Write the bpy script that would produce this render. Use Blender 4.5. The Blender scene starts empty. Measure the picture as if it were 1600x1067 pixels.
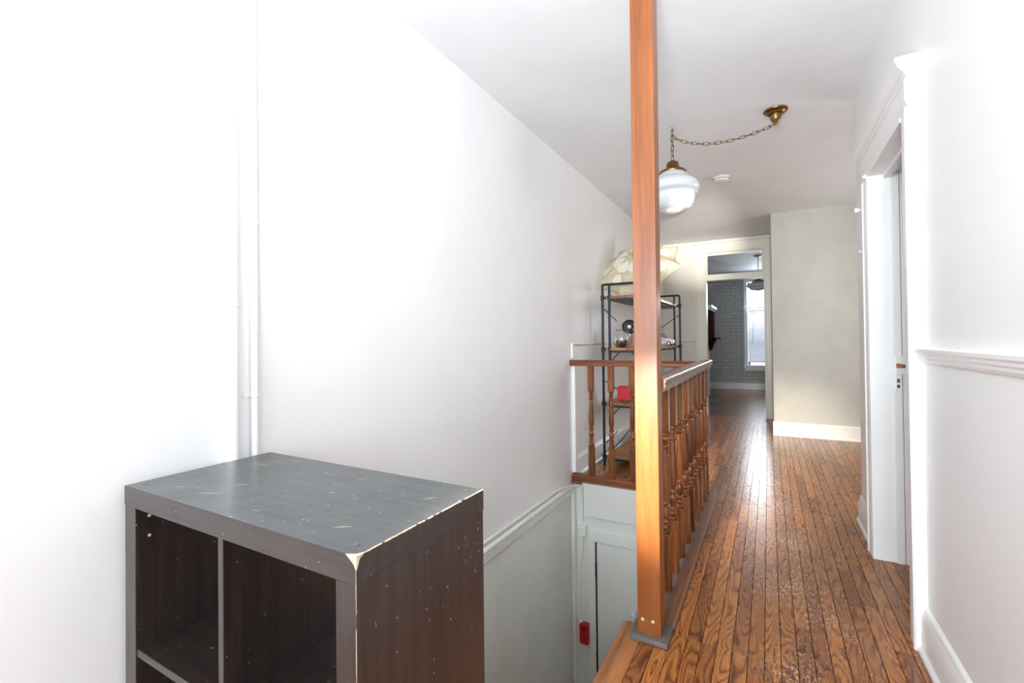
import bpy, bmesh, math, random
from mathutils import Vector, Matrix
random.seed(7)
D = bpy.data
C = bpy.context.scene.collection
PI = math.pi

# ------------------------------------------------------------------ camera
cam_d = D.cameras.new('camera'); cam = D.objects.new('camera', cam_d); C.objects.link(cam)
cam_d.sensor_fit = 'HORIZONTAL'; cam_d.sensor_width = 36.0
cam_d.lens = 720.06 / 1600 * 36.0
cam_d.shift_x = 0.0
cam_d.shift_y = -8.3 / 1600
cam_d.clip_start = 0.02; cam_d.clip_end = 100
_r = Vector((0.87357185, 0.48657540, -0.01079783)); _u = Vector((0.01407374, -0.00307808, 0.99989622)); _f = Vector((-0.48649167, 0.87363316, 0.00953686))
M = Matrix.Identity(4)
for i in range(3):
    M[i][0] = _r[i]; M[i][1] = _u[i]; M[i][2] = -_f[i]
M[0][3], M[1][3], M[2][3] = 0, 0, 1.135
cam.matrix_world = M
bpy.context.scene.camera = cam

# ------------------------------------------------------------------ view, world, lights
sc = bpy.context.scene
sc.view_settings.view_transform = 'Standard'
sc.view_settings.look = 'None'
sc.view_settings.gamma = 1.0
sc.view_settings.use_curve_mapping = False
sc.view_settings.exposure = 0.54
try:
    sc.cycles.max_bounces = 14; sc.cycles.diffuse_bounces = 10; sc.cycles.glossy_bounces = 5
    sc.cycles.transmission_bounces = 8; sc.cycles.transparent_max_bounces = 12
    sc.cycles.sample_clamp_indirect = 8.0
except Exception:
    pass

world = D.worlds.new('daylight'); sc.world = world; world.use_nodes = True
bg = world.node_tree.nodes['Background']
bg.inputs[0].default_value = (0.88, 0.94, 1.0, 1); bg.inputs[1].default_value = 2.6


def area(name, loc, target, sx, sy, power, col=(1, 1, 1), spread=180):
    l = D.lights.new(name, 'AREA'); l.shape = 'RECTANGLE'; l.size = sx; l.size_y = sy
    l.energy = power; l.color = col; l.spread = math.radians(spread)
    o = D.objects.new(name, l); C.objects.link(o); o.location = loc
    o.rotation_euler = (Vector(target) - Vector(loc)).to_track_quat('-Z', 'Y').to_euler()
    return o


def spot(name, loc, target, power, angle, blend, radius, col=(1, 1, 1)):
    l = D.lights.new(name, 'SPOT'); l.energy = power; l.spot_size = math.radians(angle); l.spot_blend = blend
    l.shadow_soft_size = radius; l.color = col
    o = D.objects.new(name, l); C.objects.link(o); o.location = loc
    o.rotation_euler = (Vector(target) - Vector(loc)).to_track_quat('-Z', 'Y').to_euler()
    return o


# daylight through the big window of the front room behind the camera
area('daylight_front_window', (-0.45, -3.32, 1.45), (-0.45, 0, 1.45), 1.66, 1.46, 118, (0.87, 0.95, 1.0))
# added unseen fill aimed upward to brighten the ceiling
area('ceiling_fill', (0.0, -0.60, 1.45), (-0.10, 2.3, 2.60), 0.5, 0.4, 20, (0.87, 0.95, 1.0), 110)
# added spots near the camera for the bright far corner and lower post
spot('far_fill_spot', (0.10, 0.02, 1.22), (-0.93, 7.35, 2.56), 1500, 12, 1.0, 0.03, (1.0, 0.96, 0.88))
spot('post_fill_spot', (-0.56, -0.55, 1.22), (-0.37, 1.80, 0.68), 1150, 20, 1.0, 0.04, (1.0, 0.90, 0.70))
# added fill from the right of the hall, and the back room's window daylight
area('hall_side_fill', (2.12, 4.85, 1.55), (0, 4.85, 1.2), 1.0, 1.3, 20, (0.97, 0.98, 0.97))
area('daylight_back_window', (-0.025, 11.80, 2.02), (-0.025, 9.0, 1.2), 0.75, 0.6, 58, (0.93, 0.96, 1.0))

# ------------------------------------------------------------------ helpers


def lin(c):
    return tuple(((v / 255) / 12.92 if v / 255 <= 0.04045 else ((v / 255 + 0.055) / 1.055) ** 2.4) for v in c) + (1,)


def new_mat(name):
    m = D.materials.new(name); m.use_nodes = True
    nt = m.node_tree
    return m, nt, nt.nodes, nt.links, nt.nodes['Principled BSDF']


def coords(nt, scale=(1, 1, 1), rnd=True):
    n, l = nt.nodes, nt.links
    tc = n.new('ShaderNodeTexCoord')
    mp = n.new('ShaderNodeMapping'); mp.inputs['Scale'].default_value = scale
    if rnd:
        oi = n.new('ShaderNodeObjectInfo'); geo = n.new('ShaderNodeNewGeometry')
        ad = n.new('ShaderNodeMath'); ad.operation = 'ADD'
        l.new(oi.outputs['Random'], ad.inputs[0]); l.new(geo.outputs['Random Per Island'], ad.inputs[1])
        mu = n.new('ShaderNodeVectorMath'); mu.operation = 'SCALE'
        cb = n.new('ShaderNodeCombineXYZ')
        for k in range(3): l.new(ad.outputs[0], cb.inputs[k])
        l.new(cb.outputs[0], mu.inputs[0]); mu.inputs['Scale'].default_value = 37.0
        av = n.new('ShaderNodeVectorMath'); av.operation = 'ADD'
        l.new(tc.outputs['Object'], av.inputs[0]); l.new(mu.outputs[0], av.inputs[1])
        l.new(av.outputs[0], mp.inputs['Vector'])
        return mp.outputs[0], ad.outputs[0], tc
    l.new(tc.outputs['Object'], mp.inputs['Vector'])
    return mp.outputs[0], None, tc


def ramp(nt, fac, stops):
    r = nt.nodes.new('ShaderNodeValToRGB')
    while len(r.color_ramp.elements) < len(stops): r.color_ramp.elements.new(0.5)
    for e, (p, c) in zip(r.color_ramp.elements, stops): e.position = p; e.color = c
    nt.links.new(fac, r.inputs[0]); return r.outputs[0]


def noise(nt, vec, scale, detail=3, rough=0.55, dist=0.0):
    t = nt.nodes.new('ShaderNodeTexNoise')
    t.inputs['Scale'].default_value = scale; t.inputs['Detail'].default_value = detail
    t.inputs['Roughness'].default_value = rough; t.inputs['Distortion'].default_value = dist
    if vec is not None: nt.links.new(vec, t.inputs['Vector'])
    return t.outputs['Fac']


def mixc(nt, fac, a, b, mode='MIX'):
    m = nt.nodes.new('ShaderNodeMix'); m.data_type = 'RGBA'; m.blend_type = mode
    for s, v in ((m.inputs[0], fac), (m.inputs[6], a), (m.inputs[7], b)):
        if hasattr(v, 'links'): nt.links.new(v, s)
        else: s.default_value = v
    return m.outputs[2]


def bump(nt, h, strength, dist, bsdf):
    b = nt.nodes.new('ShaderNodeBump'); b.inputs['Strength'].default_value = strength; b.inputs['Distance'].default_value = dist
    nt.links.new(h, b.inputs['Height']); nt.links.new(b.outputs[0], bsdf.inputs['Normal'])


def paint(name, col, rough=0.5, mottle=0.03, bs=0.15, scale=9, bd=0.004):
    m, nt, n, l, b = new_mat(name)
    v, _, _ = coords(nt, rnd=False)
    f = noise(nt, v, 2.2, 5, 0.6)
    c0 = lin(col); dk = tuple(x * (1 - mottle * 2.2) for x in c0[:3]) + (1,)
    l.new(ramp(nt, f, [(0.35, dk), (0.62, c0)]), b.inputs['Base Color'])
    b.inputs['Roughness'].default_value = rough
    bump(nt, noise(nt, v, scale, 6, 0.6), bs, bd, b)
    return m


def plain(name, col, rough=0.5, metal=0.0, bs=0.0, spec=None):
    m, nt, n, l, b = new_mat(name)
    v, _, _ = coords(nt, rnd=False)
    f = noise(nt, v, 14, 3)
    c0 = lin(col); c1 = tuple(x * 0.86 for x in c0[:3]) + (1,)
    l.new(ramp(nt, f, [(0.3, c1), (0.65, c0)]), b.inputs['Base Color'])
    b.inputs['Roughness'].default_value = rough; b.inputs['Metallic'].default_value = metal
    if spec is not None: b.inputs['Specular IOR Level'].default_value = spec
    if bs: bump(nt, noise(nt, v, 60, 3), bs, 0.002, b)
    return m


def wood(name, light, dark, axis=2, rough=0.32, scale=16, var=0.25, bs=0.12, worn=None, spec=0.5, stretch=0.06):
    m, nt, n, l, b = new_mat(name)
    s = [1, 1, 1]; s[axis] = stretch
    v, rnd, tc = coords(nt, tuple(s))
    f1 = noise(nt, v, scale, 6, 0.65, 0.4)
    f2 = noise(nt, v, scale * 6, 3, 0.6)
    mx = n.new('ShaderNodeMath'); mx.operation = 'MULTIPLY_ADD'; l.new(f2, mx.inputs[0]); mx.inputs[1].default_value = 0.35; l.new(f1, mx.inputs[2])
    c = ramp(nt, mx.outputs[0], [(0.48, lin(dark)), (0.78, lin(light))])
    hs = n.new('ShaderNodeHueSaturation')
    mr = n.new('ShaderNodeMapRange'); mr.inputs['To Min'].default_value = 1 - var; mr.inputs['To Max'].default_value = 1 + var
    l.new(rnd, mr.inputs['Value']); fr = n.new('ShaderNodeMath'); fr.operation = 'FRACT'
    l.new(rnd, fr.inputs[0]); l.new(fr.outputs[0], mr.inputs['Value'])
    l.new(mr.outputs[0], hs.inputs['Value']); l.new(c, hs.inputs['Color'])
    col = hs.outputs[0]
    if worn:
        v2, _, _ = coords(nt, (1, 1, 1))
        w = ramp(nt, noise(nt, v2, worn[1], 8, 0.75), [(worn[2], (0, 0, 0, 1)), (worn[2] + 0.04, (1, 1, 1, 1))])
        col = mixc(nt, w, col, lin(worn[0]))
    l.new(col, b.inputs['Base Color'])
    b.inputs['Roughness'].default_value = rough; b.inputs['Specular IOR Level'].default_value = spec
    bump(nt, mx.outputs[0], bs, 0.002, b)
    return m


def oak_floor(name, k=1.0):
    """strip oak with cathedral grain; runs along Y of each plank, every plank its own tone"""
    m, nt, n, l, b = new_mat(name)
    v, rnd, tc = coords(nt, (1.0, 0.17, 1.0))
    # cathedral grain: contours of a stretched smooth noise
    f0 = noise(nt, v, 13.0, 1.0, 0.4, 0.15)
    mm = n.new('ShaderNodeMath'); mm.operation = 'MULTIPLY'; l.new(f0, mm.inputs[0]); mm.inputs[1].default_value = 15.0
    fr = n.new('ShaderNodeMath'); fr.operation = 'PINGPONG'; l.new(mm.outputs[0], fr.inputs[0]); fr.inputs[1].default_value = 0.5
    v3, _, _ = coords(nt, (1.0, 0.035, 1.0))
    fine = noise(nt, v3, 330, 2, 0.6)
    ma = n.new('ShaderNodeMath'); ma.operation = 'MULTIPLY_ADD'; l.new(fine, ma.inputs[0]); ma.inputs[1].default_value = 0.30; l.new(fr.outputs[0], ma.inputs[2])
    grain = ramp(nt, ma.outputs[0], [(0.14, lin((96, 52, 26))), (0.24, lin((138, 82, 42))), (0.38, lin((168, 106, 54))), (0.65, lin((182, 120, 62)))])
    frac = n.new('ShaderNodeMath'); frac.operation = 'FRACT'; l.new(rnd, frac.inputs[0])
    tone = ramp(nt, frac.outputs[0], [(0.0, (0.60, 0.50, 0.46, 1)), (0.35, (0.82, 0.77, 0.72, 1)), (0.7, (0.95, 0.93, 0.90, 1)), (1.0, (1.15, 1.12, 1.05, 1))])
    col = mixc(nt, 1.0, grain, tone, 'MULTIPLY')
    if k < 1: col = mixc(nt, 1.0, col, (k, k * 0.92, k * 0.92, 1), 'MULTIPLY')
    # scuffs, white scratches down the walking line (worn varnish), in world space
    geo = n.new('ShaderNodeNewGeometry')
    mp = n.new('ShaderNodeMapping'); l.new(geo.outputs['Position'], mp.inputs['Vector']); mp.inputs['Scale'].default_value = (1.0, 0.45, 1.0)
    sx = n.new('ShaderNodeSeparateXYZ'); l.new(geo.outputs['Position'], sx.inputs[0])
    big = noise(nt, geo.outputs['Position'], 2.6, 2, 0.5)
    mid = noise(nt, mp.outputs[0], 120, 5, 0.75, 0.8)
    # lane mask |x-0.08|
    sub = n.new('ShaderNodeMath'); sub.operation = 'SUBTRACT'; l.new(sx.outputs[0], sub.inputs[0]); sub.inputs[1].default_value = 0.10
    ab = n.new('ShaderNodeMath'); ab.operation = 'ABSOLUTE'; l.new(sub.outputs[0], ab.inputs[0])
    lane = n.new('ShaderNodeMapRange'); lane.inputs['From Min'].default_value = 0.0; lane.inputs['From Max'].default_value = 0.38
    lane.inputs['To Min'].default_value = 1.0; lane.inputs['To Max'].default_value = 0.0; l.new(ab.outputs[0], lane.inputs['Value'])
    th = n.new('ShaderNodeMath'); th.operation = 'MULTIPLY_ADD'; l.new(lane.outputs[0], th.inputs[0]); th.inputs[1].default_value = 0.13; l.new(mid, th.inputs[2])
    th2 = n.new('ShaderNodeMath'); th2.operation = 'MULTIPLY_ADD'; l.new(big, th2.inputs[0]); th2.inputs[1].default_value = 0.30; l.new(th.outputs[0], th2.inputs[2])
    scr = ramp(nt, th2.outputs[0], [(0.825, (0, 0, 0, 1)), (0.89, (0.85, 0.85, 0.85, 1))])
    col = mixc(nt, scr, col, lin((214, 190, 176)))
    l.new(col, b.inputs['Base Color'])
    rr = n.new('ShaderNodeMapRange'); rr.inputs['To Min'].default_value = 0.20; rr.inputs['To Max'].default_value = 0.34; l.new(mid, rr.inputs['Value'])
    l.new(rr.outputs[0], b.inputs['Roughness'])
    b.inputs['Specular IOR Level'].default_value = 0.55
    bump(nt, ma.outputs[0], 0.10, 0.001, b)
    return m


def glass(name, col=(1, 1, 1, 1), rough=0.0):
    m, nt, n, l, b = new_mat(name)
    b.inputs['Base Color'].default_value = col; b.inputs['Transmission Weight'].default_value = 1.0
    b.inputs['Roughness'].default_value = rough; b.inputs['IOR'].default_value = 1.45
    return m


def thin_glass(name, tint=(0.93, 0.95, 0.96, 1), gloss=0.07):
    m, nt, n, l, b = new_mat(name)
    t = n.new('ShaderNodeBsdfTransparent'); t.inputs[0].default_value = tint
    g = n.new('ShaderNodeBsdfGlossy'); g.inputs['Roughness'].default_value = 0.02
    mx = n.new('ShaderNodeMixShader'); mx.inputs[0].default_value = gloss
    l.new(t.outputs[0], mx.inputs[1]); l.new(g.outputs[0], mx.inputs[2])
    l.new(mx.outputs[0], n['Material Output'].inputs['Surface'])
    return m


def bookcase_mat(name, vertical=True, c0=(34, 26, 25), c1=(60, 49, 46)):
    m, nt, n, l, b = new_mat(name)
    v, _, _ = coords(nt, (1, 1, 0.05) if vertical else (0.05, 1, 1), rnd=False)
    f = noise(nt, v, 60, 5, 0.7)
    c = ramp(nt, f, [(0.35, lin(c0)), (0.7, lin(c1))])
    v2, _, tc = coords(nt, (1, 1, 1), rnd=False)
    spk = ramp(nt, noise(nt, v2, 85, 2, 0.5), [(0.735, (0, 0, 0, 1)), (0.76, (1, 1, 1, 1))])
    vo = n.new('ShaderNodeTexVoronoi'); vo.inputs['Scale'].default_value = 16; l.new(v2, vo.inputs['Vector'])
    dots = ramp(nt, vo.outputs['Distance'], [(0.020, (1, 1, 1, 1)), (0.028, (0, 0, 0, 1))])
    pk = noise(nt, v2, 5, 2)
    gate = ramp(nt, pk, [(0.50, (0, 0, 0, 1)), (0.53, (1, 1, 1, 1))])
    d2 = mixc(nt, 1.0, dots, gate, 'MULTIPLY')
    ad = mixc(nt, 1.0, d2, spk, 'ADD')
    l.new(mixc(nt, ad, c, lin((170, 160, 150))), b.inputs['Base Color'])
    b.inputs['Specular IOR Level'].default_value = 0.75
    b.inputs['Coat Weight'].default_value = 0.25; b.inputs['Coat Roughness'].default_value = 0.25
    b.inputs['Roughness'].default_value = 0.36
    sm = noise(nt, v2, 9, 5, 0.7, 0.6)
    rr = n.new('ShaderNodeMapRange'); rr.inputs['To Min'].default_value = 0.24; rr.inputs['To Max'].default_value = 0.46; l.new(sm, rr.inputs['Value'])
    l.new(rr.outputs[0], b.inputs['Roughness'])
    bump(nt, f, 0.12, 0.001, b)
    return m


M_ = {}
M_['wall'] = paint('white_wall_paint', (240, 240, 240), 0.42, 0.008, 0.10, 7, 0.006)
M_['wall_far'] = paint('off_white_wall_paint', (222, 220, 212), 0.5, 0.03, 0.12, 6, 0.006)
M_['wall_low'] = paint('pale_grey_wall_paint', (234, 235, 229), 0.55, 0.03, 0.22, 8, 0.006)
M_['partition'] = paint('grey_beige_wall_paint', (205, 203, 195), 0.6, 0.05, 0.12, 5, 0.005)
M_['ceiling'] = paint('ceiling_paint', (240, 241, 243), 0.7, 0.02, 0.12, 4, 0.006)
M_['trim'] = paint('white_gloss_trim', (243, 243, 242), 0.30, 0.02, 0.14, 18, 0.003)
M_['trim_cream'] = paint('cream_trim', (232, 229, 217), 0.35, 0.02, 0.1, 18, 0.003)
M_['trim_low'] = paint('grey_white_trim', (238, 239, 234), 0.4, 0.02, 0.1, 18, 0.003)
M_['brick'] = paint('grey_painted_brick', (206, 206, 202), 0.55, 0.10, 0.5, 40, 0.006)
M_['mortar'] = paint('grey_painted_mortar', (176, 176, 172), 0.8, 0.08, 0.5, 60, 0.004)
M_['room'] = paint('dim_room_paint', (170, 174, 180), 0.7, 0.03)
M_['oak'] = oak_floor('oak_strip')
M_['oak_shaded'] = oak_floor('shaded_oak_strip', 0.6)  # same oak, with the back room's dimness put into its colour
M_['oak_edge'] = wood('worn_oak_nosing', (178, 114, 60), (104, 62, 34), 1, 0.34, 22, 0.12, 0.2, ((206, 160, 120), 26, 0.66))
M_['sub'] = plain('dark_gap', (44, 28, 20), 0.9)
M_['post'] = wood('orange_pine_post', (150, 86, 42), (108, 58, 28), 2, 0.30, 13, 0.0, 0.12, ((228, 178, 120), 40, 0.735))
M_['bal'] = wood('red_brown_baluster', (146, 84, 42), (66, 34, 18), 2, 0.26, 20, 0.22, 0.12)
M_['rail'] = wood('brown_handrail', (120, 76, 52), (76, 46, 32), 1, 0.24, 20, 0.1, 0.1)
M_['railx'] = wood('brown_rail_cross', (140, 78, 44), (88, 46, 26), 0, 0.26, 20, 0.1, 0.1)
M_['kerb'] = wood('dark_kerb_board', (132, 88, 62), (84, 54, 40), 1, 0.35, 24, 0.1, 0.2, ((150, 128, 114), 40, 0.68))
M_['plate'] = paint('worn_grey_plate', (128, 112, 104), 0.5, 0.18, 0.3, 30, 0.003)
M_['plinth'] = paint('worn_grey_paint', (112, 106, 104), 0.55, 0.25, 0.6, 45, 0.004)
M_['case'] = bookcase_mat('black_brown_foil', True)
M_['caseh'] = bookcase_mat('black_brown_foil_flat', False)
M_['casetop'] = bookcase_mat('grey_sheen_foil_top', False, (54, 58, 60), (74, 80, 82))  # base greyed to paint in the top's sheen of reflected light
M_['chip'] = plain('bare_chipboard', (222, 204, 172), 0.8, 0, 0.4)
M_['brass'] = plain('aged_brass', (138, 108, 62), 0.34, 1.0)
M_['opal'] = None
M_['black'] = plain('black_plastic', (22, 22, 24), 0.3)
M_['pipe'] = plain('blue_black_pipe', (38, 46, 60), 0.42, 0.35)
M_['board'] = wood('brown_shelf_board', (186, 128, 76), (120, 76, 42), 0, 0.42, 18, 0.12, 0.1)
M_['white'] = plain('white_plastic', (238, 238, 236), 0.35)
M_['conduit'] = paint('painted_conduit', (240, 240, 236), 0.35, 0.02, 0.05)
M_['conduit_w'] = paint('white_painted_pipe', (244, 244, 244), 0.35, 0.005, 0.04)
M_['red'] = plain('red_enamel', (196, 26, 34), 0.32)
M_['redbox'] = plain('coral_red_lacquer', (226, 48, 60), 0.4)
M_['pink'] = plain('pink_plastic', (236, 60, 130), 0.35)
M_['terra'] = plain('dusty_pink_clay', (196, 150, 132), 0.8, 0, 0.3)
M_['dark_wood'] = wood('dark_mantel_wood', (66, 40, 30), (34, 20, 16), 2, 0.75, 16, 0.1, 0.1, None, 0.0)
M_['grey_metal'] = plain('dull_grey_metal', (120, 120, 118), 0.4, 0.8)
M_['orange'] = plain('orange_brown_tile', (186, 104, 72), 0.6)
M_['slate'] = plain('dark_slate', (52, 50, 52), 0.4, 0, 0.2)
M_['glass'] = glass('clear_glass')
M_['pane'] = thin_glass('window_pane')
M_['transom'] = thin_glass('transom_pane', (0.86, 0.88, 0.90, 1), 0.10)
M_['dried'] = plain('dried_petals', (92, 66, 48), 0.9, 0, 0.6)


def opal():
    m, nt, n, l, b = new_mat('opal_glass')
    b.inputs['Base Color'].default_value = lin((222, 226, 230)); b.inputs['Roughness'].default_value = 0.08
    b.inputs['Subsurface Weight'].default_value = 0.0
    b.inputs['Coat Weight'].default_value = 0.3
    return m


M_['opal'] = opal()


def lace():
    m, nt, n, l, b = new_mat('cream_lace')
    v, _, _ = coords(nt, (1, 1, 1), rnd=False)
    vo = n.new('ShaderNodeTexVoronoi'); vo.feature = 'DISTANCE_TO_EDGE'; vo.inputs['Scale'].default_value = 85; l.new(v, vo.inputs['Vector'])
    c = ramp(nt, vo.outputs['Distance'], [(0.04, lin((226, 214, 184))), (0.30, lin((178, 162, 130)))])
    l.new(c, b.inputs['Base Color']); b.inputs['Roughness'].default_value = 0.85
    a = ramp(nt, vo.outputs['Distance'], [(0.34, (1, 1, 1, 1)), (0.38, (0.15, 0.15, 0.15, 1))])
    l.new(a, b.inputs['Alpha'])
    bump(nt, vo.outputs['Distance'], 0.6, 0.003, b)
    return m


M_['lace'] = lace()
M_['petal'] = plain('cream_cloth_petal', (246, 240, 222), 0.85, 0, 0.2)
M_['slat'] = plain('white_blind_slat', (226, 228, 236), 0.5)


def finish(bm, name, mat, parent=None, smooth=False, origin=None, bevel=0.0, segs=2):
    bmesh.ops.recalc_face_normals(bm, faces=bm.faces[:])
    if bevel:
        es = [e for e in bm.edges if len(e.link_faces) == 2 and e.calc_face_angle(0) > 0.6]
        bmesh.ops.bevel(bm, geom=es, offset=bevel, segments=segs, profile=0.6, affect='EDGES', clamp_overlap=True)
    if origin is None:
        xs = [v.co.x for v in bm.verts]; ys = [v.co.y for v in bm.verts]; zs = [v.co.z for v in bm.verts]
        origin = Vector(((min(xs) + max(xs)) / 2, (min(ys) + max(ys)) / 2, min(zs)))
    origin = Vector(origin)
    bmesh.ops.translate(bm, verts=bm.verts[:], vec=-origin)
    me = D.meshes.new(name); bm.to_mesh(me); bm.free()
    if isinstance(mat, str): mat = M_[mat]
    me.materials.append(mat)
    if smooth:
        for p in me.polygons: p.use_smooth = True
        if smooth != 'all':
            try: me.set_sharp_from_angle(angle=math.radians(smooth if smooth is not True else 40))
            except Exception: pass
    o = D.objects.new(name, me); C.objects.link(o)
    if parent is not None:
        o.parent = parent
        o.location = origin - world_loc(parent)
    else:
        o.location = origin
    return o


def world_loc(o):
    v = Vector(o.location)
    while o.parent: o = o.parent; v += Vector(o.location)
    return v


def add_box(bm, x0, x1, y0, y1, z0, z1):
    vs = [bm.verts.new(p) for p in ((x0, y0, z0), (x1, y0, z0), (x1, y1, z0), (x0, y1, z0), (x0, y0, z1), (x1, y0, z1), (x1, y1, z1), (x0, y1, z1))]
    for f in ((0, 3, 2, 1), (4, 5, 6, 7), (0, 1, 5, 4), (1, 2, 6, 5), (2, 3, 7, 6), (3, 0, 4, 7)):
        bm.faces.new([vs[i] for i in f])
    return vs


def box(name, x0, x1, y0, y1, z0, z1, mat, parent=None, bevel=0.0, segs=2):
    bm = bmesh.new(); add_box(bm, x0, x1, y0, y1, z0, z1)
    return finish(bm, name, mat, parent, bevel=bevel, segs=segs)


def boxes(name, lst, mat, parent=None, bevel=0.0):
    bm = bmesh.new()
    for b in lst: add_box(bm, *b)
    return finish(bm, name, mat, parent, bevel=bevel)


def prism(name, prof, axis, a0, a1, mat, parent=None, smooth=False, bevel=0.0):
    """extrude a 2-D profile along an axis; profile coords are the other two axes in order"""
    bm = bmesh.new()
    def P(p, a):
        if axis == 'x': return (a, p[0], p[1])
        if axis == 'y': return (p[0], a, p[1])
        return (p[0], p[1], a)
    v0 = [bm.verts.new(P(p, a0)) for p in prof]; v1 = [bm.verts.new(P(p, a1)) for p in prof]
    k = len(prof)
    for i in range(k): bm.faces.new((v0[i], v0[(i + 1) % k], v1[(i + 1) % k], v1[i]))
    bm.faces.new(v0[::-1]); bm.faces.new(v1)
    return finish(bm, name, mat, parent, smooth=smooth, bevel=bevel)


def add_lathe(bm, prof, cx=0, cy=0, n=32, cz=0):
    rings = []
    for r, z in prof:
        if r < 1e-5: rings.append([bm.verts.new((cx, cy, cz + z))])
        else: rings.append([bm.verts.new((cx + r * math.cos(2 * PI * i / n), cy + r * math.sin(2 * PI * i / n), cz + z)) for i in range(n)])
    for a, b in zip(rings, rings[1:]):
        if len(a) == 1 and len(b) == 1: continue
        for i in range(n):
            j = (i + 1) % n
            if len(a) == 1: bm.faces.new((a[0], b[i], b[j]))
            elif len(b) == 1: bm.faces.new((a[i], a[j], b[0]))
            else: bm.faces.new((a[i], a[j], b[j], b[i]))
    if len(rings[0]) > 1: bm.faces.new(rings[0][::-1])
    if len(rings[-1]) > 1: bm.faces.new(rings[-1])


def lathe(name, prof, cx, cy, cz, mat, parent=None, n=32, smooth=35):
    bm = bmesh.new(); add_lathe(bm, prof, cx, cy, n, cz)
    return finish(bm, name, mat, parent, smooth=smooth)


def add_tube(bm, pts, r, n=10, closed=False):
    pts = [Vector(p) for p in pts]; k = len(pts); rings = []
    up = Vector((0, 0, 1))
    prev = None
    for i, p in enumerate(pts):
        if closed: t = pts[(i + 1) % k] - pts[i - 1]
        elif i == 0: t = pts[1] - pts[0]
        elif i == k - 1: t = pts[-1] - pts[-2]
        else: t = (pts[i + 1] - p).normalized() + (p - pts[i - 1]).normalized()
        t.normalize()
        if prev is None:
            a = up if abs(t.dot(up)) < 0.9 else Vector((1, 0, 0))
            s = t.cross(a).normalized()
        else:
            s = (prev - t * prev.dot(t)).normalized()
        prev = s; q = t.cross(s)
        rr = r[i] if isinstance(r, (list, tuple)) else r
        rings.append([bm.verts.new(p + (s * math.cos(2 * PI * j / n) + q * math.sin(2 * PI * j / n)) * rr) for j in range(n)])
    prs = list(zip(rings, rings[1:])) + ([(rings[-1], rings[0])] if closed else [])
    for a, b in prs:
        for j in range(n): bm.faces.new((a[j], a[(j + 1) % n], b[(j + 1) % n], b[j]))
    if not closed: bm.faces.new(rings[0][::-1]); bm.faces.new(rings[-1])


def tube(name, pts, r, mat, parent=None, n=10, closed=False):
    bm = bmesh.new(); add_tube(bm, pts, r, n, closed)
    return finish(bm, name, mat, parent, smooth=50)


def empty(name, loc, label=None, cat=None, group=None, kind=None):
    o = D.objects.new(name, None); C.objects.link(o); o.location = loc; o.empty_display_size = 0.05
    tag(o, label, cat, group, kind); return o


def tag(o, label=None, cat=None, group=None, kind=None):
    if label: o['label'] = label
    if cat: o['category'] = cat
    if group: o['group'] = group
    if kind: o['kind'] = kind
    return o


def struct(o, label, cat):
    return tag(o, label, cat, kind='structure')


CE = 2.587
XL = -1.42      # stairwell side wall
XL2 = -1.42     # landing side wall
XR = 0.485      # right wall
YF = 3.54       # far edge of the stairwell
YD = 7.40       # far door wall
YP = 6.19       # partition
YB = 11.40      # brick wall

# ------------------------------------------------------------------ walls
w = struct(box('wall_left', XL - 0.12, XL, -3.2, YF + 0.02, -0.06, CE, 'wall'), 'long white plaster wall beside the stairwell, behind the dark cube bookcase', 'wall')
struct(box('wall_left_lower', XL - 0.12, XL - 0.004, 0.9, YF + 0.02, -2.75, -0.06, 'wall_low'), 'pale grey wall of the stairwell below the conduit ledge', 'wall')
struct(box('wall_left_landing', XL2 - 0.12, XL2, YF + 0.02, YD, -0.02, CE, 'wall'), 'off-white side wall of the landing behind the pipe shelf', 'wall')


def wall_with_holes_y(name, x0, x1, y0, y1, z0, z1, holes, mat):
    """wall in the XZ plane with rectangular holes (hx0,hx1,hz0,hz1), sorted by x"""
    l = []; x = x0
    for hx0, hx1, hz0, hz1 in holes:
        l.append((x, hx0, y0, y1, z0, z1))
        if hz0 > z0: l.append((hx0, hx1, y0, y1, z0, hz0))
        if hz1 < z1: l.append((hx0, hx1, y0, y1, hz1, z1))
        x = hx1
    l.append((x, x1, y0, y1, z0, z1))
    bm = bmesh.new()
    for b in l: add_box(bm, *b)
    bmesh.ops.remove_doubles(bm, verts=bm.verts[:], dist=1e-5)
    return finish(bm, name, mat)


def wall_with_holes_x(name, x0, x1, y0, y1, z0, z1, holes, mat):
    l = []; y = y0
    for h0, h1, hz0, hz1 in holes:
        l.append((x0, x1, y, h0, z0, z1))
        if hz0 > z0: l.append((x0, x1, h0, h1, z0, hz0))
        if hz1 < z1: l.append((x0, x1, h0, h1, hz1, z1))
        y = h1
    l.append((x0, x1, y, y1, z0, z1))
    bm = bmesh.new()
    for b in l: add_box(bm, *b)
    bmesh.ops.remove_doubles(bm, verts=bm.verts[:], dist=1e-5)
    return finish(bm, name, mat)


# far wall with the transomed doorway
struct(wall_with_holes_y('wall_far', XL2 - 0.12, 0.30, YD, YD + 0.14, -0.02, CE, [(-0.82, -0.03, -0.02, 2.40)], 'wall_far'),
       'off-white end wall of the landing with the transomed doorway', 'wall')
struct(box('wall_partition', 0.04, 2.30, YP, YP + 0.14, -0.02, CE, 'partition'), 'grey-beige partition wall right of the far doorway', 'wall')
struct(box('wall_partition_side', 0.04, 0.16, YP + 0.14, YD, -0.02, CE, 'partition'), 'short return of the grey-beige partition toward the far doorway', 'wall')
# right wall with the door opening
struct(wall_with_holes_x('wall_right', XR, XR + 0.13, -3.2, 3.51, -0.02, CE, [(2.26, 2.98, -0.02, 1.975)], 'wall'),
       'white right-hand wall of the hall with the chair rail and open doorway', 'wall')
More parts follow.
